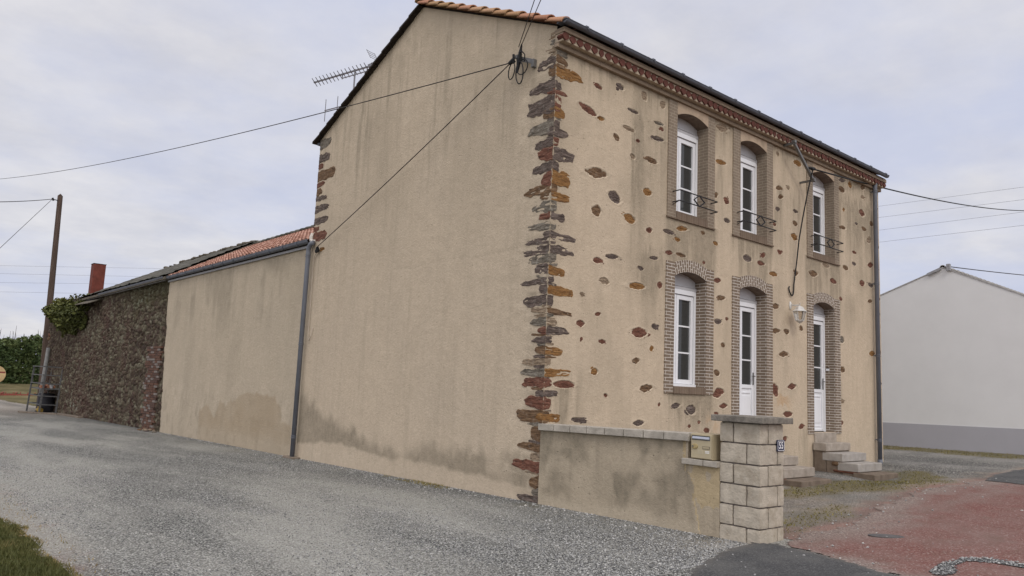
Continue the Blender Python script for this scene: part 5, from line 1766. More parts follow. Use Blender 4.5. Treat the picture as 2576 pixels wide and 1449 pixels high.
# ------------------------------------------------------------------ lantern, cable bracket, bell
ln = thing("wall_lantern", (6.79, 0.0, 3.5), "weathered white wall lantern with glass sides on a short arm beside the right-hand door", "lantern")
m = MB()
m.lathe((0, 0, 0), [(0.050, 0.0), (0.050, 0.012), (0.036, 0.026), (0.020, 0.032)], 14, sx=0.75, sy=1.75)
for i, v in enumerate(m.v):
    m.v[i] = (6.79 + v[0], -0.002 - v[2], 3.512 + v[1])
m.build("back_plate", M_LAMPW, ln, smooth=True)
m = MB()
m.tube([(6.79, -0.02, 3.508), (6.79, -0.11, 3.507), (6.79, -0.225, 3.505)], 0.010, 8)
m.tube([(6.79, -0.20, 3.522), (6.79, -0.225, 3.53), (6.79, -0.232, 3.545), (6.79, -0.22, 3.553), (6.79, -0.212, 3.545)], 0.006, 6)
m.tube([(6.79, -0.03, 3.545), (6.79, -0.10, 3.52), (6.79, -0.19, 3.520)], 0.006, 6)
m.tube([(6.79, -0.212, 3.51), (6.79, -0.212, 3.478)], 0.011, 8)
m.build("arm", M_LAMPW, ln, smooth=True)
cL = (6.79, -0.212, 3.38)
m = MB()
m.lathe(cL, [(0.150, 0.0), (0.138, 0.012), (0.112, 0.030), (0.092, 0.046), (0.082, 0.075), (0.060, 0.098), (0.018, 0.106), (0.010, 0.110)], 6, rot=rad(10))
m.build("cap", M_LAMPW, ln, bevel=0.003)
m = MB()
m.lathe(cL, [(0.078, -0.176), (0.122, -0.004)], 6, rot=rad(10))
m.build("glass", M_LGLASS, ln)
m = MB()
for k in range(6):
    a_ = 2 * math.pi * k / 6 + rad(10)
    m.bar((cL[0] + .080 * math.cos(a_), cL[1] + .080 * math.sin(a_), cL[2] - .176), (cL[0] + .124 * math.cos(a_), cL[1] + .124 * math.sin(a_), cL[2] + .002), 0.012)
m.lathe((cL[0], cL[1], cL[2] - 0.188), [(0.090, 0.0), (0.090, 0.012)], 6, rot=rad(10))
m.lathe((cL[0], cL[1], cL[2] - 0.235), [(0.006, -.01), (0.016, 0.0), (0.045, 0.018), (0.072, 0.040), (0.078, 0.046)], 12)
m.build("frame", M_LAMPW, ln)

bb = thing("door_bell", (8.65, 0.14, 2.30), "tiny white door bell on the brick reveal of the right-hand door", "door bell")
m = MB()
m.box((8.632, 0.11, 2.272), (8.649, 0.185, 2.318))
m.build("housing", M_WHITE, bb, bevel=0.004)
m = MB()
m.box((8.636, 0.118, 2.319), (8.6485, 0.178, 2.345))
m.build("button", plainmat("brown_bell_button", (0.06, 0.035, 0.025), 0.5), bb)

br = thing("cable_bracket", (6.8, 0.0, 6.5), "galvanised steel service bracket standing off the facade under the cornice", "bracket")
m = MB()
m.bar((6.46, 0.0, 6.80), (6.46, -0.30, 6.80), 0.045, 0.045)
m.build("arm", M_STEEL, br, bevel=0.003)
m = MB()
m.bar((7.22, 0.0, 6.18), (7.22, -0.31, 6.18), 0.04, 0.04)
m.build("arm", M_STEEL, br, bevel=0.003)
m = MB()
m.bar((6.44, -0.282, 6.84), (7.24, -0.300, 6.165), 0.05, 0.05)
m.box((6.43, -0.33, 6.80), (6.50, -0.25, 6.86))
m.box((7.19, -0.34, 6.15), (7.25, -0.27, 6.22))
m.build("strut", M_STEEL, br, bevel=0.003)
m = MB()
m.tube([(7.0, -0.31, 6.405), (7.07, -0.35, 6.395), (7.12, -0.37, 6.385)], [0.02, 0.035, 0.03], 8)
m.tube([(7.04, -0.36, 6.37), (7.10, -0.36, 6.40), (7.16, -0.36, 6.40)], 0.03, 8)
m.build("clamp", M_CABLE, br)

JX = (7.10, -0.363, 6.386)


def cable(pts, r, name, mat, label, cat="cable", group=None, seg=6):
    m = MB()
    m.tube(pts, r, seg)
    o = m.build(name, mat, None, smooth=True)
    return tag(o, label, cat, group)


cable(sag(JX, (42.51, 3.05, 12.97), 0.55, 40), 0.017, "service_cable", M_CABLE, "thick black overhead cable leaving the facade bracket to the right")
drop = [JX, (7.085, -0.33, 6.25), (7.06, -0.26, 5.9), (7.03, -0.17, 5.4), (6.99, -0.10, 4.9), (6.955, -0.06, 4.4), (6.925, -0.035, 4.1), (6.90, -0.03, 3.96), (6.895, -0.03, 3.84), (6.87, -0.03, 3.755), (6.825, -0.03, 3.715), (6.775, -0.03, 3.73), (6.735, -0.025, 3.80), (6.715, -0.02, 3.86), (6.74, -0.02, 3.90)]
cable(drop, 0.015, "drop_cable", M_CABLE, "black cable hanging down the facade into a hook-shaped loop above the lantern")

# gable bracket with looped cables
gb = thing("gable_bracket", (0.0, 0.65, 6.8), "grey galvanised bracket holding cable clamps high on the gable wall", "bracket")
m = MB()
m.bar((-0.10, 0.80, 6.80), (-0.05, 0.46, 6.66), 0.02, 0.075)
m.box((-0.16, 0.74, 6.77), (0.0, 0.79, 6.83))
m.box((-0.07, 0.44, 6.57), (0.0, 0.50, 6.70))
m.build("plate", M_STEEL, gb, bevel=0.003)
m = MB()
m.tube([(-0.16, 0.80, 6.76), (-0.20, 0.88, 6.70)], [0.045, 0.028], 8)
m.tube([(-0.14, 0.66, 6.98), (-0.145, 0.70, 6.74), (-0.15, 0.73, 6.52)], [0.012, 0.042, 0.014], 8)
m.tube([(-0.18, 0.80, 6.84), (-0.17, 0.80, 6.70)], 0.02, 8)
m.build("clamp", M_CABLE, gb)


def oval(c, ry, rz, tilt=0.0, a0=0, a1=360, n=22, x=-0.16):
    out = []
    for i in range(n + 1):
        a_ = rad(a0 + (a1 - a0) * i / n)
        y, z = ry * math.cos(a_), rz * math.sin(a_)
        out.append((x, c[0] + y * math.cos(tilt) - z * math.sin(tilt), c[1] + y * math.sin(tilt) + z * math.cos(tilt)))
    return out


m = MB()
m.tube(oval((0.855, 6.585), 0.075, 0.135, 0.15), 0.009, 6)
m.tube(oval((0.66, 6.50), 0.085, 0.185, -0.10), 0.010, 6)
m.tube(oval((0.60, 6.58), 0.13, 0.12, 0.5), 0.009, 6)
m.tube([(-0.16, 0.70, 6.84), (-0.18, 0.60, 6.83), (-0.17, 0.54, 6.76), (-0.15, 0.56, 6.66)], 0.010, 6)
tag(m.build("cable_loops", M_CABLE, None, smooth=True), "black cable loops hanging from the gable bracket", "cable")
GB = (-0.18, 0.86, 6.72)
cable(sag(GB, (-4.12, 40.52, 11.16), 0.42, 40), 0.009, "telephone_cable", M_CABLE2, "thin dark cable from the gable bracket to the far left sky")
cable(sag(GB, (-0.10, 7.42, 4.47), 0.04, 20), 0.009, "wall_cable", M_CABLE2, "thin dark cable slanting down across the gable wall")
for a_, b_, q in (((-0.15, 0.66, 6.95), (-1.61, -2.09, 7.42), "right"), ((-0.15, 0.72, 6.95), (-1.75, -1.97, 7.41), "left")):
    cable(sag(a_, (Vector(b_) - Vector(a_)) * 1.9 + Vector(a_), 0.02, 20), 0.0065, "overhead_wire", M_CABLE2, "thin wire rising from the gable bracket over the roof corner, the %s of two" % q, "cable", "wires rising from the gable bracket")
hk = thing("wall_hook", (0, 7.42, 4.45), "dark cable anchor on the gable beside the downpipe top", "hook")
m = MB()
m.tube([(0.02, 7.40, 4.44), (-0.09, 7.42, 4.45)], 0.012, 6)
m.tube([(-0.05, 7.50, 4.40), (-0.07, 7.40, 4.42), (-0.08, 7.36, 4.50)], [0.03, 0.05, 0.02], 8)
m.build("anchor", M_CABLE, hk)
cable([(-0.03, 7.48, 4.38), (-0.03, 7.58, 4.34), (-0.03, 7.62, 4.2), (-0.03, 7.62, 3.4), (-0.025, 7.62, 2.7), (-0.03, 7.60, 2.5), (-0.04, 7.53, 2.44), (-0.04, 7.46, 2.5), (-0.03, 7.44, 2.62), (-0.03, 7.43, 2.72)], 0.009, "flex", plainmat("old_white_flex", (0.42, 0.36, 0.29), 0.7), "loose pale flex hanging beside the grey downpipe on the gable")

# aerial
an = thing("tv_aerial", (0.42, 7.2, 7.3), "metal television aerial on a mast behind the gable roof edge", "aerial")
m = MB()
m.tube([(0.42, 7.2, 7.30), (0.42, 7.2, 8.72)], 0.020, 8)
m.build("mast", M_ALU, an, smooth=True)
dB = Vector((math.cos(rad(104)), math.sin(rad(104)), 0.0))
side = Vector((-dB.y, dB.x, 0))
top = Vector((0.42, 7.2, 8.69))
m = MB()
A, B = top + dB * 1.42, top - dB * 0.62
m.bar(A, B, 0.030)
m.bar(top + dB * 0.42 - Vector((0, 0, .10)), top - dB * 0.40 - Vector((0, 0, .10)), 0.018)
m.bar(top + dB * 0.42 - Vector((0, 0, .10)), top + dB * 0.42, 0.018)
m.bar(top - dB * 0.40 - Vector((0, 0, .10)), top - dB * 0.40, 0.018)
m.bar(top - dB * 0.45, top - dB * 0.62 + Vector((0, 0, 0.02)), 0.07)
m.build("boom", M_ALU, an)
m = MB()
for i in range(15):
    c = A.lerp(B, 0.01 + i * 0.062)
    u = (side * 0.75 + Vector((0, 0, 0.62))).normalized() * 0.115
    m.tube([c - u, c + u], 0.0095, 5)
    m.tube([c - u * .25, c + u * .25], 0.015, 5)
m.tube([B + Vector((0, 0, .02)) + side * .08 * math.cos(t) + dB * .05 * math.sin(t) for t in np.linspace(0, 6.3, 13)], 0.008, 5)
m.build("elements", M_ALU, an)
m = MB()
c0 = B + Vector((0, 0, 0.12))
u = (Vector((0, 0, 0.85)) + dB * 0.55).normalized()
for sgn in (-1, 1):
    for k in range(4):
        p = c0 + side * sgn * 0.02 + u * (0.03 + 0.075 * k)
        m.tube([p - side * 0.12, p + side * 0.12], 0.005, 5)
    m.tube([c0 + side * sgn * 0.12, c0 + side * sgn * 0.12 + u * 0.28], 0.006, 5)
m.build("reflector", M_ALU, an)
m = MB()
low = Vector((0.42, 7.2, 7.90))
m.bar(low - dB * 0.2, low + dB * 0.95, 0.02)
for t in (0.93, 0.52, 0.12):
    p = low + dB * t
    m.tube([p - Vector((0, 0, 0.27)), p + Vector((0, 0, 0.27))], 0.009, 5)
m.build("lower_boom", M_ALU, an)

# ------------------------------------------------------------------ annex
ax = thing("annex_building", (0, 13, 0), "low rendered annex with orange tiled lean roof and grey gutter joined to the gable", "annex")
ys = np.linspace(7.78, 18.25, 300)
ts = np.linspace(0, 1, 140)
Ya, T = np.meshgrid(ys, ts, indexing='ij')
Za = -0.45 + T * (4.60 + 0.45)
jag = np.interp(Za, [-.3, 1.3, 3.36, 4.6], [17.63, 17.83, 18.08, 18.18]) + 0.10 * (fbm(Za * 3, Za * 0, 91) - .5) * 2
keep = ((Ya < jag)[:-1, :-1]) & ((Ya < jag)[1:, 1:])
n1 = fbm(Ya * 1.6, Za * 1.6, 93)
n2 = fbm(Ya * 5, Za * 4, 95)
vs = fbm(Ya * 5, Za * 0.55, 97)
vs2 = fbm(Ya * 13, Za * 0.8, 99)
WET = [(14.25, 0.5), (14.2, 0.62), (13.6, 0.80), (13.3, 0.66), (13.0, 0.5), (12.65, 0.98), (12.3, 0.82), (12.1, 0.9), (11.0, 1.2), (9.9, 1.22), (9.15, 1.18), (8.75, 0.85), (8.72, 0.6), (8.2, 0.58), (8.0, -0.3), (14.1, -0.4)]
wy_, wz_ = Ya + 0.25 * (n2 - .5), Za + 0.16 * (fbm(Ya * 8, Za * 3, 101) - .5)
wet = np.where(inpoly(wy_, wz_, WET), sstep(0.0, 0.06, pdist(wy_, wz_, WET)), 0) * (0.55 + 0.7 * n1) * (1 - 0.55 * sstep(0.35, 0.0, Za))
stain_shade = 0.8 * sstep(0.40, 0.62, vs * .30 + n1 * .35 + fbm(Ya * .7, Za * .6, 94) * .35) * sstep(2.0, 3.9, Za) * sstep(8.3, 9.4, Ya) * (0.5 + 0.5 * n2)
stain_shade = np.maximum(stain_shade, 0.40 * sstep(0.52, 0.72, vs2 * .5 + n1 * .5) * sstep(2.6, 4.3, Za))
stain_shade = np.maximum(stain_shade, 0.22 * sstep(0.45, 0.7, fbm(Ya * 1.1, Za * .5, 96)))
stain_shade = np.maximum(stain_shade, 0.35 * sstep(0.5, 0.68, n2) * sstep(1.6, 0.6, Za))
stain_shade = np.maximum(stain_shade, 0.7 * np.exp(-(jag - Ya) / 0.08) * n2)
pale = 0.5 * sstep(0.48, 0.68, fbm(Ya * 3, Za * 1.6, 103)) * np.exp(-((Za - 1.0) / 0.5) ** 2) * (1 - wet)
dsp = 0.02 * (fbm(Ya * .8, Za * .8, 105) - .5) + 0.006 * (fbm(Ya * 7, Za * 9, 107) - .5)
V = np.stack([0.012 - dsp, Ya, Za], -1).reshape(-1, 3)
V, F, at = compact(V, grid_faces(300, 140, keep), {"stain_shade": np.clip(stain_shade, 0, 1).ravel(), "wet": np.clip(wet, 0, 1).ravel(), "pale": np.clip(pale, 0, 1).ravel()})
np_mesh("wall", V, F[:, ::-1], M_ANNEX, ax, attrs=at)
m = MB()
m.box((0.07, 7.83, -0.4), (4.8, 17.6, 4.60))
m.build("wall_core", M_ANNEX, ax)
TN = 0.53
RX = 2.66
roof = tile_roof("roof", ax, M_ANNEXT, (-0.08, 18.10, 4.70), (0, -10.25, 0), (RX + 0.08, 0, (RX + 0.08) * TN), w=0.205, rl=0.33, amp=0.045, k=4)
m = MB()
zr = 4.70 + (RX + 0.08) * TN
m.loops([(-0.06, 7.83, 4.69), (RX, 7.83, zr - 0.01), (5.2, 7.83, 4.69), (5.2, 7.83, 4.6), (-0.06, 7.83, 4.6)], [(-0.06, 18.1, 4.69), (RX, 18.1, zr - 0.01), (5.2, 18.1, 4.69), (5.2, 18.1, 4.6), (-0.06, 18.1, 4.6)])
m.build("roof_deck", M_WOODDARK, roof)
vt = MB()
tones = []
r_ = random.Random(44)
y = 7.85
while y < 18.0:
    before = len(vt.v)
    half_tube(vt, (RX, y, zr + 0.02), (RX, y + 0.43, zr + 0.035), 0.10, 0.115, (0, 0, 1))
    tones += [r_.random()] * (len(vt.v) - before)
    y += 0.37
vt.build("ridge_tiles", M_OLDT, roof, smooth=True, attrs={"tone": tones})
m = MB()


def gutter_run(m, y0, y1, x, z, r, mi=0):
    prof = [(x + r * math.cos(math.pi * (1 + i / 8)), z + r * math.sin(math.pi * (1 + i / 8))) for i in range(9)]
    ring = [(x - r - 0.004, z + 0.02)] + prof + [(x + r, z + 0.02)] + [(a - (0.005 if a > x else -0.005), b + 0.005) for a, b in reversed(prof)]
    m.loops([(a, y0, b) for a, b in ring], [(a, y1, b) for a, b in ring], mi)
    m.tube([(x - r, y0, z + 0.022), (x - r, y1, z + 0.022)], 0.009, 6, mi)


gutter_run(m, 18.2, 7.76, -0.100, 4.676, 0.060)
gut = m.build("gutter", M_ZINC, ax)
m = MB()
m.box((-0.045, 7.85, 4.545), (0.01, 18.15, 4.60))
m.build("fascia", M_ZINCL, ax)
for k in range(13):
    m = MB()
    yy = 8.3 + k * 0.78
    m.box((-0.176, yy - 0.014, 4.66), (-0.164, yy + 0.014, 4.71))
    m.tube([(-0.166 + 0.066 * (1 - math.cos(t)), yy, 4.676 - 0.066 * math.sin(t)) for t in np.linspace(0, 1.6, 6)], 0.010, 5)
    m.build("gutter_hook", M_ZINC, gut)
pipe("downpipe", -0.100, 7.77, -0.09, 4.40, 0.052, (4.33, 2.36, 0.34), ax, M_PIPE, top=[(-0.10, 7.775, 4.52), (-0.09, 7.70, 4.60), (-0.06, 7.62, 4.63)])
m = MB()
m.tube([(0.0, 7.66, 4.66), (-0.03, 7.72, 4.66), (-0.04, 7.80, 4.70), (-0.03, 7.83, 4.78), (0.0, 7.82, 4.86)], 0.045, 10)
m.build("overflow_elbow", plainmat("cream_plastic", (0.55, 0.51, 0.45), 0.5), ax, smooth=True)
m = MB()
m.box((-0.20, 7.55, zg(0, 7.7) - 0.02), (-0.01, 8.05, zg(0, 7.7) + 0.035))
tag(m.build("splash_stone", M_PLANK, None, bevel=0.01), "flat brown slab under the foot of the annex downpipe", "slab")

# ------------------------------------------------------------------ barn
bn = thing("stone_barn", (0, 28, 0), "long dark rubble-stone barn with sagging mossy roof at the far end of the yard", "barn")
ys = np.linspace(17.4, 38.1, 520)
zs_ = np.linspace(-0.75, 4.66, 190)
Yb, Zb = np.meshgrid(ys, zs_, indexing='ij')
SW, SH = 0.23, 0.125
r_ = np.random.default_rng(77)
NI, NJ = 90, 60
jx, jz, st, sb = r_.random((NI, NJ)), r_.random((NI, NJ)), r_.random((NI, NJ)), r_.random((NI, NJ))
wu = (Yb - 17 + 0.30 * (fbm(Yb * 2.5, Zb * 2.5, 1) - .5)) / SW
wv = (Zb + 1 + 0.26 * (fbm(Yb * 2.2, Zb * 2.6, 2) - .5)) / SH
f1 = np.full(Yb.shape, 9.0)
f2 = np.full(Yb.shape, 9.0)
tone = np.zeros(Yb.shape)
bulge = np.zeros(Yb.shape)
iu, iv = np.floor(wu).astype(int), np.floor(wv).astype(int)
for di in (-1, 0, 1):
    for dj in (-1, 0, 1):
        a_, b_ = (iu + di) % NI, (iv + dj) % NJ
        d = np.hypot(iu + di + jx[a_, b_] - wu, (iv + dj + jz[a_, b_] - wv) * 0.9)
        nw = d < f1
        f2 = np.where(nw, f1, np.minimum(f2, d))
        tone = np.where(nw, st[a_, b_], tone)
        bulge = np.where(nw, sb[a_, b_], bulge)
        f1 = np.minimum(f1, d)
edge = f2 - f1
joint = sstep(0.16, 0.04, edge)
dsp = 0.055 * sstep(0.0, 0.32, edge) * (0.35 + bulge) + 0.03 * (fbm(Yb * 1.0, Zb * 1.0, 109) - .5) + 0.02 * (fbm(Yb * 9, Zb * 9, 110) - .5)
big = fbm(Yb * 0.55, Zb * 0.8, 111)
moss = sstep(3.2, 4.3, Zb + 1.5 * (fbm(Yb * 1.6, Zb * 1.6, 113) - .5)) * sstep(26, 20, Yb) * 0.9
wine = sstep(0.50, 0.68, fbm(Yb * 0.8, Zb * 0.5, 115))
lightb = sstep(0.5, 0.8, fbm(Yb * 0.5, Zb * 0.9, 117))
tone = np.clip(tone * 0.80 + 0.25 * lightb - 0.18 * sstep(30, 36, Yb) + 0.12 * (fbm(Yb * 8, Zb * 8, 118) - .5), 0, 1)
V = np.stack([0.055 - dsp, Yb, Zb], -1).reshape(-1, 3)
jagb = np.interp(Zb, [-.3, 1.3, 3.36, 4.6], [17.63, 17.83, 18.08, 18.18]) + 0.10 * (fbm(Zb * 3, Zb * 0, 91) - .5) * 2
kb = (Yb > jagb - 0.06)[:-1, :-1]
np_mesh("wall", V, grid_faces(520, 190, kb)[:, ::-1], M_RUB, bn, attrs={"tone": tone.ravel(), "joint": (joint * 0.85).ravel(), "moss": np.clip(moss, 0, 1).ravel(), "wine": np.clip(wine, 0, 1).ravel()})
m = MB()
m.box((0.09, 18.4, -0.8), (4.6, 38.0, 4.6))
m.build("wall_core", plainmat("barn_core", (0.085, 0.062, 0.052), 0.95, var=0.3, sc=4), bn)
# squared end of the wall
for k in range(26):
    z = -0.6 + k * 0.2
    rock((0.0 + random.uniform(-.05, .02), 37.75, z), (0.6, 38.12 + random.uniform(-.05, .07), z + 0.185), ROCK[random.choice("PPRB")], bn, "corner_stone", 500 + k, cuts=3, amp=0.02)
# brick jamb near the annex joint
m = MB()
r_ = random.Random(12)
z = -0.42
while z < 2.45:
    y = 18.35 + r_.uniform(-.25, 0.1)
    end = 19.55 + r_.uniform(-.18, .22)
    while y < end:
        L = r_.choice((0.22, 0.30, 0.30))
        m.box((-0.022 + r_.uniform(-.014, .010), y, z), (0.12, min(y + L, end + 0.1), z + 0.066), r_.choice((0, 0, 1, 2)))
        y += L + 0.014
    z += 0.080
m.build("brick_jamb", [plainmat("jamb_brick_red", (0.125, 0.066, 0.045), 0.95, var=0.3), plainmat("jamb_brick_brown", (0.095, 0.055, 0.042), 0.95, var=0.3), plainmat("jamb_brick_grey", (0.20, 0.17, 0.15), 0.95, var=0.3)], bn)
# old roof, sagging and thinning towards the far end
ys = np.linspace(17.95, 34.6, 230)
ss = np.linspace(0, 1, 60)
Yr, Sx = np.meshgrid(ys, ss, indexing='ij')
rx = np.interp(Yr, [17.9, 20, 23, 26.8, 28.4, 30.2, 32.4, 34.6], [2.8, 2.95, 3.1, 3.2, 2.6, 1.75, 1.2, 0.75])
rx = rx + 0.10 * (fbm(Yr * 1.3, 0 * Yr, 121) - .5)
Xr = -0.22 + Sx * (rx + 0.22)
dist_ = (Xr + 0.22) / 0.88
saw = 1 - (dist_ / 0.30) % 1.0
shift = (np.floor(dist_ / 0.30) % 2) * 0.5
colm = np.floor(Yr / 0.24 + shift)
rnd = _V[(np.floor(dist_ / 0.30).astype(int) * 37 + colm.astype(int) * 11) & 511]
Zr = 4.74 + (Xr + 0.22) * 0.535 + 0.028 * saw + 0.028 * rnd + 0.10 * (fbm(Yr * 0.8, Xr * 0.8, 123) - .5) + 0.05 * (fbm(Yr * 4, Xr * 4, 125) - .5) - 0.10 * sstep(28, 34, Yr)
V = np.stack([Xr, Yr, Zr], -1).reshape(-1, 3)
rf = np_mesh("roof", V, grid_faces(230, 60)[:, ::-1], M_OLDT, bn, smooth=False, attrs={"tone": (0.15 + 0.7 * rnd).ravel()})
m = MB()
for i in range(24):
    t0 = 18.0 + i * 0.69
    xr = float(np.interp(t0 + .35, [17.9, 20, 23, 26.8, 28.4, 30.2, 32.4, 34.6], [2.8, 2.95, 3.1, 3.2, 2.6, 1.75, 1.2, 0.75]))
    z2 = 4.74 + (xr + .22) * .535 - 0.10 * float(sstep(28, 34, np.float64(t0)))
    jj = random.uniform(-.03, .03)
    m.loops([(-0.20, t0, 4.70), (xr, t0, z2 - 0.02 + jj), (xr + 0.25, t0, z2 - 0.1 + jj), (4.9, t0, 4.6), (4.9, t0, 4.5), (-0.20, t0, 4.62)],
            [(-0.20, t0 + .70, 4.70), (xr, t0 + .70, z2 - 0.02 + jj), (xr + 0.25, t0 + .70, z2 - 0.1 + jj), (4.9, t0 + .70, 4.6), (4.9, t0 + .70, 4.5), (-0.20, t0 + .70, 4.62)])
m.build("roof_deck", M_SLATE, rf)
# loose ridge pieces
for k in range(34):
    y = 18.2 + k * 0.30 + random.uniform(-.08, .08)
    xr = float(np.interp(y, [17.9, 20, 23, 26.8, 28.4], [2.8, 2.95, 3.1, 3.2, 2.6]))
    rock((xr - 0.12, y, 4.74 + (xr + .22) * .535 - 0.02), (xr + 0.16, y + random.uniform(.18, .34), 4.74 + (xr + .22) * .535 + random.uniform(.03, .11)), M_SLATE, rf, "ridge_stone", 600 + k, cuts=2, amp=0.02)
m = MB()
gutter_run(m, 27.0, 18.2, -0.17, 4.69, 0.050)
m.build("gutter", M_ZINC, bn)
m = MB()
m.box((-0.13, 18.25, 4.60), (-0.09, 29.5, 4.645))
m.build("fascia", M_ZINCL, bn)
m = MB()
m.loops([(-0.50, 27.15, 4.30), (-0.50, 29.75, 4.36), (0.04, 29.75, 4.62), (0.04, 27.15, 4.55)], [(-0.50, 27.15, 4.33), (-0.50, 29.75, 4.39), (0.04, 29.75, 4.65), (0.04, 27.15, 4.58)])
m.build("slate_hood", M_SLATE, bn)
# sheet-metal chimney
ch = MB()
ch.box((0.12, 30.0, 4.70), (0.615, 30.55, 6.35))
cho = ch.build("chimney", M_RUST, bn, bevel=0.012)
ch = MB()
ch.box((0.145, 30.03, 6.352), (0.59, 30.52, 6.356))
ch.box((0.10, 29.985, 6.335), (0.635, 30.565, 6.3515))
ch.build("chimney_rim", M_WOODDARK, cho)

# creeper over the far corner
IV = [(38.5, 4.75), (37.6, 5.05), (36.2, 5.15), (34.6, 5.05), (33.0, 5.0), (31.0, 4.85), (29.6, 4.75), (29.1, 4.3), (29.6, 3.5), (31.2, 3.15), (32.6, 3.05), (34.1, 3.35), (35.4, 3.6), (36.6, 3.85), (38.2, 4.2)]
n = 9000
yy, zz = 28.6 + 10.3 * rng.random(n), 2.6 + 2.9 * rng.random(n)
d = np.where(inpoly(yy, zz, IV), pdist(yy, zz, IV), -pdist(yy, zz, IV))
ok = (d + 0.9 * (fbm(yy * 1.6, zz * 2.2, 131) - .5)) > 0.0
yy, zz, d = yy[ok], zz[ok], np.clip(d[ok], 0, 1)
lump = fbm(yy * 1.3, zz * 2.0, 133)
xx = -0.02 - (0.12 + 0.75 * sstep(0, 0.8, d) * (0.3 + lump)) * rng.random(len(yy)) ** 0.6
over = zz > 4.7
xx = np.where(over, xx + 0.7 * rng.random(len(yy)), xx)
V, F = leaf_quads(np.stack([xx, yy, zz], -1), 0.06 + 0.07 * rng.random(len(yy)), 0.6)
tone = np.clip(0.30 + 0.55 * (lump - .5) + 0.45 * (rng.random(len(yy)) - .4) + 0.3 * sstep(4.4, 5.1, zz), 0, 1)
iv = thing("creeper", (0, 34, 3), "leafy yellow-green creeper spilling over the far top corner of the barn", "creeper")
np_mesh("foliage", V, F, M_IVY, iv, smooth=False, attrs={"tone": np.repeat(tone, 4)})
m = MB()
r_ = random.Random(8)
for k in range(9):
    y0 = r_.uniform(30, 35)
    pts = [(-0.03, y0, 3.3)]
    for i in range(1, 7):
        pts.append((-0.05 - 0.03 * i, pts[-1][1] + r_.uniform(-.3, .35), 3.3 + i * 0.25))
    m.tube(pts, [0.03 - 0.003 * i for i in range(7)], 5)
m.build("stem", M_TWIG, iv)

# ------------------------------------------------------------------ pole and its wires
pb_, pt_ = Vector((0.335, 40.0, zg(0.3, 40) - 0.3)), Vector((0.054, 40.0, 11.10))
up = thing("utility_pole", pb_, "tall weathered wooden utility pole standing behind the barn corner", "pole")
m = MB()
pts = [pb_.lerp(pt_, i / 20) for i in range(21)]
m.tube(pts, [0.185 - 0.055 * i / 20 for i in range(21)], 12)
m.tube([pt_, pt_ + Vector((0, 0, 0.12))], [0.13, 0.02], 12)
m.build("shaft", M_POLE, up, smooth=True)
m = MB()
m.tube([pt_ + Vector((0, 0, -0.28)), pt_ + Vector((-0.35, -0.25, -0.30))], 0.025, 6)
m.tube([pt_ + Vector((-0.33, -0.24, -0.37)), pt_ + Vector((-0.40, -0.28, -0.23))], 0.05, 8)
m.build("insulator_arm", M_IRON, up)
W0 = pt_ + Vector((-0.40, -0.28, -0.30))
cable(sag(W0, (-4.63, 28.24, 7.96), 0.05, 16), 0.018, "pole_cable", M_CABLE2, "dark cable running level from the wooden pole top to the left", "cable")
cable(sag(W0, (-4.31, 28.43, 5.28), 0.0, 10), 0.012, "guy_wire", M_CABLE2, "thin wire slanting down leftwards from the wooden pole top", "wire")

# far power lines
for k, (p, q) in enumerate((((130.39, 53.77, 37.39), (120.49, 22.95, 34.37)), ((130.64, 53.91, 35.35), (120.71, 23.08, 32.54)), ((130.91, 54.08, 33.02), (120.92, 23.21, 30.77)), ((131.17, 54.23, 30.84), (121.16, 23.35, 28.82)))):
    p, q = Vector(p), Vector(q)
    cable(sag(p + (p - q) * 0.3, q + (q - p) * 0.5, 0.0, 8), 0.020, "power_line", M_WIRE, "faint distant power line right of the house, %s of four" % ("topmost", "second", "third", "lowest")[k], "power line", "power lines in the right sky", 4)
for k, (p, q) in enumerate((((8.33, 174.06, 21.01), (42.89, 170.44, 24.68)), ((8.51, 174.17, 19.45), (43.12, 170.57, 22.82)), ((8.73, 174.30, 17.66), (43.32, 170.69, 21.15)), ((8.94, 174.42, 15.87), (43.59, 170.85, 18.85)))):
    p, q = Vector(p), Vector(q)
    cable(sag(p + (p - q) * 0.3, q + (q - p) * 1.0, 0.0, 8), 0.018, "power_line", M_WIRE, "very faint distant power line behind the wooden pole, %s of four" % ("topmost", "second", "third", "lowest")[k], "power line", "power lines in the left sky", 4)

# ------------------------------------------------------------------ clutter at the far barn corner
pp = MB()
pp.tube([(-0.32, 36.4, zg(-.3, 36.4) - 0.05), (-0.10, 37.0, 2.58)], 0.095, 12)
tag(pp.build("leaning_pipe", M_LOG, None, smooth=True), "grey pipe leaning against the barn corner behind the metal rack", "pipe")
rk = thing("metal_rack", (-0.75, 34.8, zg(-.7, 34.8)), "grey metal bar rack stacked against the far barn corner", "rack")
gz = zg(-0.8, 34)
X0, X1, Y0, Y1 = -0.74, 0.0, 33.6, 36.2
for (x, y, top) in ((X0 + .06, Y0, 2.20), (X1, Y0, 2.14), (X0 - 0.05, Y1, 2.2), (X1, Y1, 2.1)):
    m = MB()
    m.bar((x - 0.05, y, gz - 0.03), (x + 0.05, y, gz + top), 0.07)
    m.build("post", M_RACK, rk)
m = MB()
for h in (0.40, 0.80, 1.38, 1.78, 2.18):
    for y in (Y0, Y1):
        m.bar((X0, y, gz + h), (X1 + .03, y, gz + h - 0.02), 0.045)
    m.bar((X0, Y0, gz + h), (X0 - .06, Y1, gz + h), 0.04)
m.build("rails", M_RACK, rk)
m = MB()
m.box((X0, Y0 + .05, gz + 1.10), (X1, Y1, gz + 1.16))
m.build("shelf", M_RACK, rk)
r_ = random.Random(31)
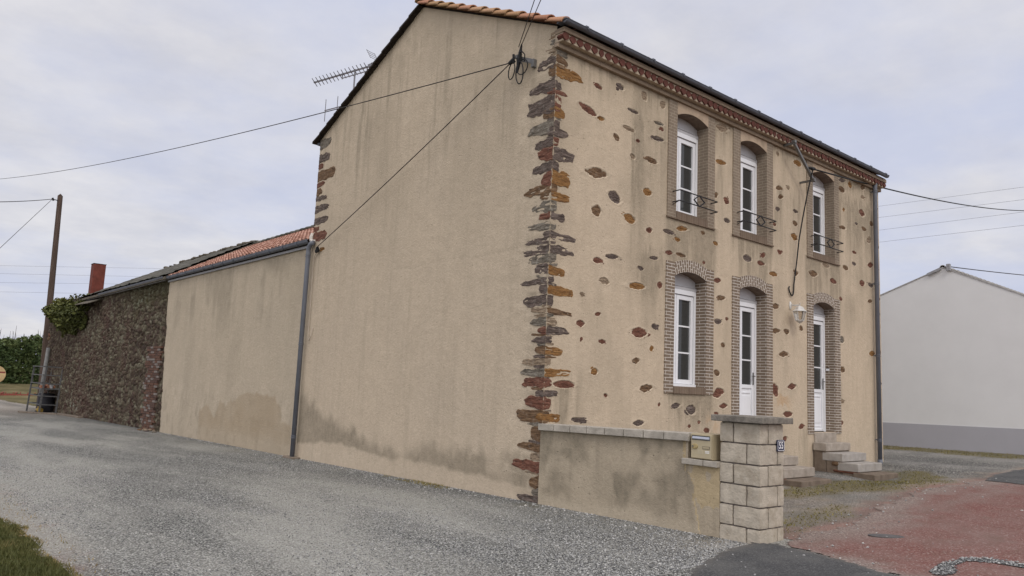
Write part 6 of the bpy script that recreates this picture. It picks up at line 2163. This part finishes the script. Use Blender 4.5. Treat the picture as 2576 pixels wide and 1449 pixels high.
for k in range(5):
    m = MB()
    x = X0 + 0.06 + 0.12 * k
    m.tube([(x, 33.9, gz + 1.20 + .02 * (k % 3)), (x + .05, 34.5, gz + 1.22 + .02 * (k % 3))], 0.075, 8)
    tag(m.build("roof_tile", M_RUST if k % 2 else M_VERGE, None), "old reddish roof tile lying on the rack shelf", "tile", "old tiles on the rack shelf")
m = MB()
m.lathe((-0.32, 33.75, gz + 1.17), [(0.06, 0), (0.09, 0.16), (0.085, 0.16), (0.055, 0.02)], 12)
tag(m.build("white_pot", M_WHITE2, None), "small white pot on the rack shelf among old tiles", "pot")
m = MB()
m.lathe((-0.36, 34.5, gz), [(0.30, 0), (0.34, 0.08), (0.36, 0.45), (0.34, 0.80), (0.35, 0.88), (0.30, 0.90)], 18)
tag(m.build("barrel", M_BLACKP, None, smooth=True), "dark plastic barrel standing inside the metal rack", "barrel")
ty = thing("toy_digger", (-0.68, 33.9, gz), "small yellow plastic toy lying at the foot of the metal rack", "toy")
m = MB()
m.box((-0.78, 33.8, gz + 0.05), (-0.53, 34.2, gz + 0.20))
m.box((-0.73, 33.95, gz + 0.20), (-0.60, 34.15, gz + 0.30))
m.build("body", M_YEL, ty, bevel=0.02)
m = MB()
for x in (-0.80, -0.55):
    for y in (33.86, 34.12):
        m.tube([(x, y, gz + .06), (x + .05, y, gz + .06)], 0.06, 10)
m.build("wheels", M_BLACKP, ty)
m = MB()
m.bar((-0.32, 31.6, zg(-.3, 32) + .04), (-1.45, 34.0, zg(-1.4, 34) + .05), 0.16, 0.06)
tag(m.build("plank", M_PLANK, None), "weathered plank lying on the gravel in front of the metal rack", "plank")
m = MB()
m.bar((-0.16, 27.8, zg(-.2, 28) + .04), (-0.28, 31.4, zg(-.3, 32) + .05), 0.18, 0.07)
tag(m.build("plank", M_PLANK, None), "weathered plank lying along the foot of the barn wall", "plank")
for k in range(16):
    y = 17.3 + 1.6 * random.random()
    x = -0.05 - 0.3 * random.random()
    o = rock((x, y, zg(x, y) - .01), (x + random.uniform(.06, .16), y + random.uniform(.08, .22), zg(x, y) + random.uniform(.03, .08)), ROCK[random.choice("TGPB")], None, "fallen_stone", 700 + k, cuts=2, amp=0.02)
    tag(o, "fallen rubble stone at the foot of the joint between barn and annex", "stone", "fallen stones at the barn and annex joint")

hr = thing("harrow", (1.2, 62.5, zg(1, 62)), "low red iron harrow lying on the ground below the hedge", "harrow")
m = MB()
gz2 = -0.72
for y in (61.6, 62.4, 63.2):
    m.bar((-2.5, y, gz2 + .12), (4.0, y, gz2 + 0.10), 0.12, 0.14)
for x in np.linspace(-2.4, 3.9, 8):
    m.bar((x, 61.5, gz2 + .22), (x + .35, 63.3, gz2 + .24), 0.09)
m.build("frame", M_REDPAINT, hr)
m = MB()
for x in np.linspace(-2.4, 3.9, 14):
    m.bar((x, 61.6, gz2 - .18), (x, 61.55, gz2 + .32), 0.05)
m.build("tines", M_REDPAINT, hr)

rs = thing("round_sign", (-0.56, 51.0, zg(-0.6, 51)), "round faded yellow sign with red band on a brown post at the left edge", "sign")
sgn = Vector((-0.60, 51.0, 1.0))
m = MB()
m.tube([(-0.38, 51.05, zg(-0.4, 51) - .1), (-0.40, 51.05, 1.2)], 0.05, 8)
m.build("post", M_TWIG, rs)
m = MB()
m.lathe((0, 0, 0), [(0.56, 0.0), (0.58, 0.02), (0.58, 0.05), (0.55, 0.06)], 30)
for i, v in enumerate(m.v):
    m.v[i] = (sgn.x + v[0], sgn.y - v[2] - 0.08, sgn.z + v[1])
m.build("disc", plainmat("faded_yellow_sheet", (0.46, 0.33, 0.17), 0.7, var=0.2, sc=3), rs)
m = MB()
m.box((sgn.x - .52, sgn.y - .147, sgn.z + .10), (sgn.x + .53, sgn.y - .141, sgn.z + .20))
m.build("band", M_REDPAINT, rs)

# hedge
hd = thing("hedge", (0, 70.5, -0.2), "tall dense dark green hedge on the bank beyond the yard", "hedge")
n = 26000
hx = -9 + 19 * rng.random(n)
hz = rng.random(n)
hy = 68.6 + 4.0 * rng.random(n)
topz = 3.9 + 1.6 * (fbm(hx * 0.45, 0 * hx, 141) - .5) + 0.9 * (fbm(hx * 1.6, 0 * hx, 143) - .5) - 0.14 * (hy - 70.5) ** 2
zz = -0.35 + hz ** 0.8 * (topz + 0.35)
front = 68.6 + 0.9 * fbm(hx * 0.6, zz * 0.7, 145) + 0.7 * sstep(2.5, 4.2, zz)
hy = np.where(rng.random(n) < 0.6, front + 0.5 * rng.random(n) ** 2, np.maximum(hy, front))
lump = fbm(hx * 0.8, zz * 0.9, 147)
V, F = leaf_quads(np.stack([hx, hy, zz], -1), 0.10 + 0.14 * rng.random(n), 0.2)
tone = np.clip(0.36 + 0.75 * (lump - .5) + 0.40 * (rng.random(n) - .45) + 0.15 * (zz > 3.2), 0, 1)
np_mesh("foliage", V, F, M_HEDGE, hd, smooth=False, attrs={"tone": np.repeat(tone, 4)})
m = MB()
r_ = random.Random(17)
for k in range(46):
    x = r_.uniform(-8.5, 9.5)
    h = 3.4 + 1.0 * r_.random()
    p = [(x, 70.4, -0.9)]
    for i in range(1, 6):
        p.append((p[-1][0] + r_.uniform(-.25, .25), 70.4 + r_.uniform(-.6, .4), -0.9 + (h + 1.6) * i / 5))
    m.tube(p, [0.07 - 0.012 * i for i in range(6)], 5)
m.build("stem", M_TWIG, hd)
m = MB()
tw = []
for k in range(26):
    x = r_.uniform(-1, 6)
    m.tube([(x, 70, 3.5), (x + r_.uniform(-.2, .2), 70, 4.2 + r_.uniform(0, .7))], [0.02, 0.008], 4)
m.build("shoot", M_TWIG, hd)

# ------------------------------------------------------------------ white house on the right
wh = thing("white_house", (16.7, 0.6, zg(16.7, 0.6)), "plain white gabled house with grey plinth behind the farmhouse on the right", "house")
AY, AZ = 0.62, 5.70
LYs, RYs = 7.2, -6.0
zl, zr2 = AZ - 0.386 * (LYs - AY), AZ - 0.470 * (AY - RYs)
m = MB()
ring = [(LYs, -0.2), (RYs, -0.2), (RYs, zr2), (AY, AZ), (LYs, zl)]
m.loops([(16.70, y, z) for y, z in ring], [(28.0, y, z) for y, z in ring])
m.build("wall", M_WWALL, wh)
m = MB()
m.face([(16.685, LYs, 1.04), (16.685, LYs, -0.1), (16.685, RYs, -0.1), (16.685, RYs, 1.14)])
m.box((16.685, RYs, -0.1), (16.75, LYs, 1.035))
m.v = [(x, y, z) for x, y, z in m.v]
m2 = MB()
A = [(16.684, RYs, -0.1), (16.684, LYs, -0.1), (16.684, LYs, 0.985), (16.684, RYs, 1.165)]
m2.loops(A, [(16.72, y, z) for x, y, z in A])
m2.build("plinth", M_WPLINTH, wh)
m = MB()
for (ya, za, yb, zb) in ((AY, AZ, LYs + 0.3, AZ - 0.386 * (LYs + 0.3 - AY)), (AY, AZ, RYs - 0.3, AZ - 0.470 * (AY - RYs + 0.3))):
    m.loops([(16.68, ya, za + 0.002), (16.68, yb, zb + 0.002), (16.68, yb, zb + 0.03), (16.68, ya, za + 0.03)], [(28.1, ya, za + 0.002), (28.1, yb, zb + 0.002), (28.1, yb, zb + 0.03), (28.1, ya, za + 0.03)])
rf2 = m.build("roof", plainmat("pale_roof_edge", (0.40, 0.39, 0.38), 0.9, var=0.25, sc=8), wh)
vt = MB()
for x in np.arange(16.66, 28, 0.38):
    half_tube(vt, (x + 0.42, AY, AZ + 0.0), (x, AY, AZ + 0.01), 0.075, 0.085, (0, 0, 1))
vt.build("ridge_tiles", plainmat("grey_ridge_tile", (0.34, 0.325, 0.30), 0.9, var=0.3), rf2, smooth=True)
m = MB()
m.bar((16.64, AY + 0.05, AZ - 0.02), (16.64, AY + 0.42, AZ - 0.17), 0.05, 0.07)
m.box((16.60, AY - 0.22, AZ - 0.10), (16.70, AY - 0.12, AZ + 0.10))
m.build("gable_bracket", M_ZINCL, wh)
cable(sag((16.6, AY - 0.17, AZ + 0.02), (33.83, 2.01 - 3.0, 7.3), 0.1, 16), 0.014, "roof_cable", M_CABLE2, "thin cable from the white house gable peak to the right edge", "cable")
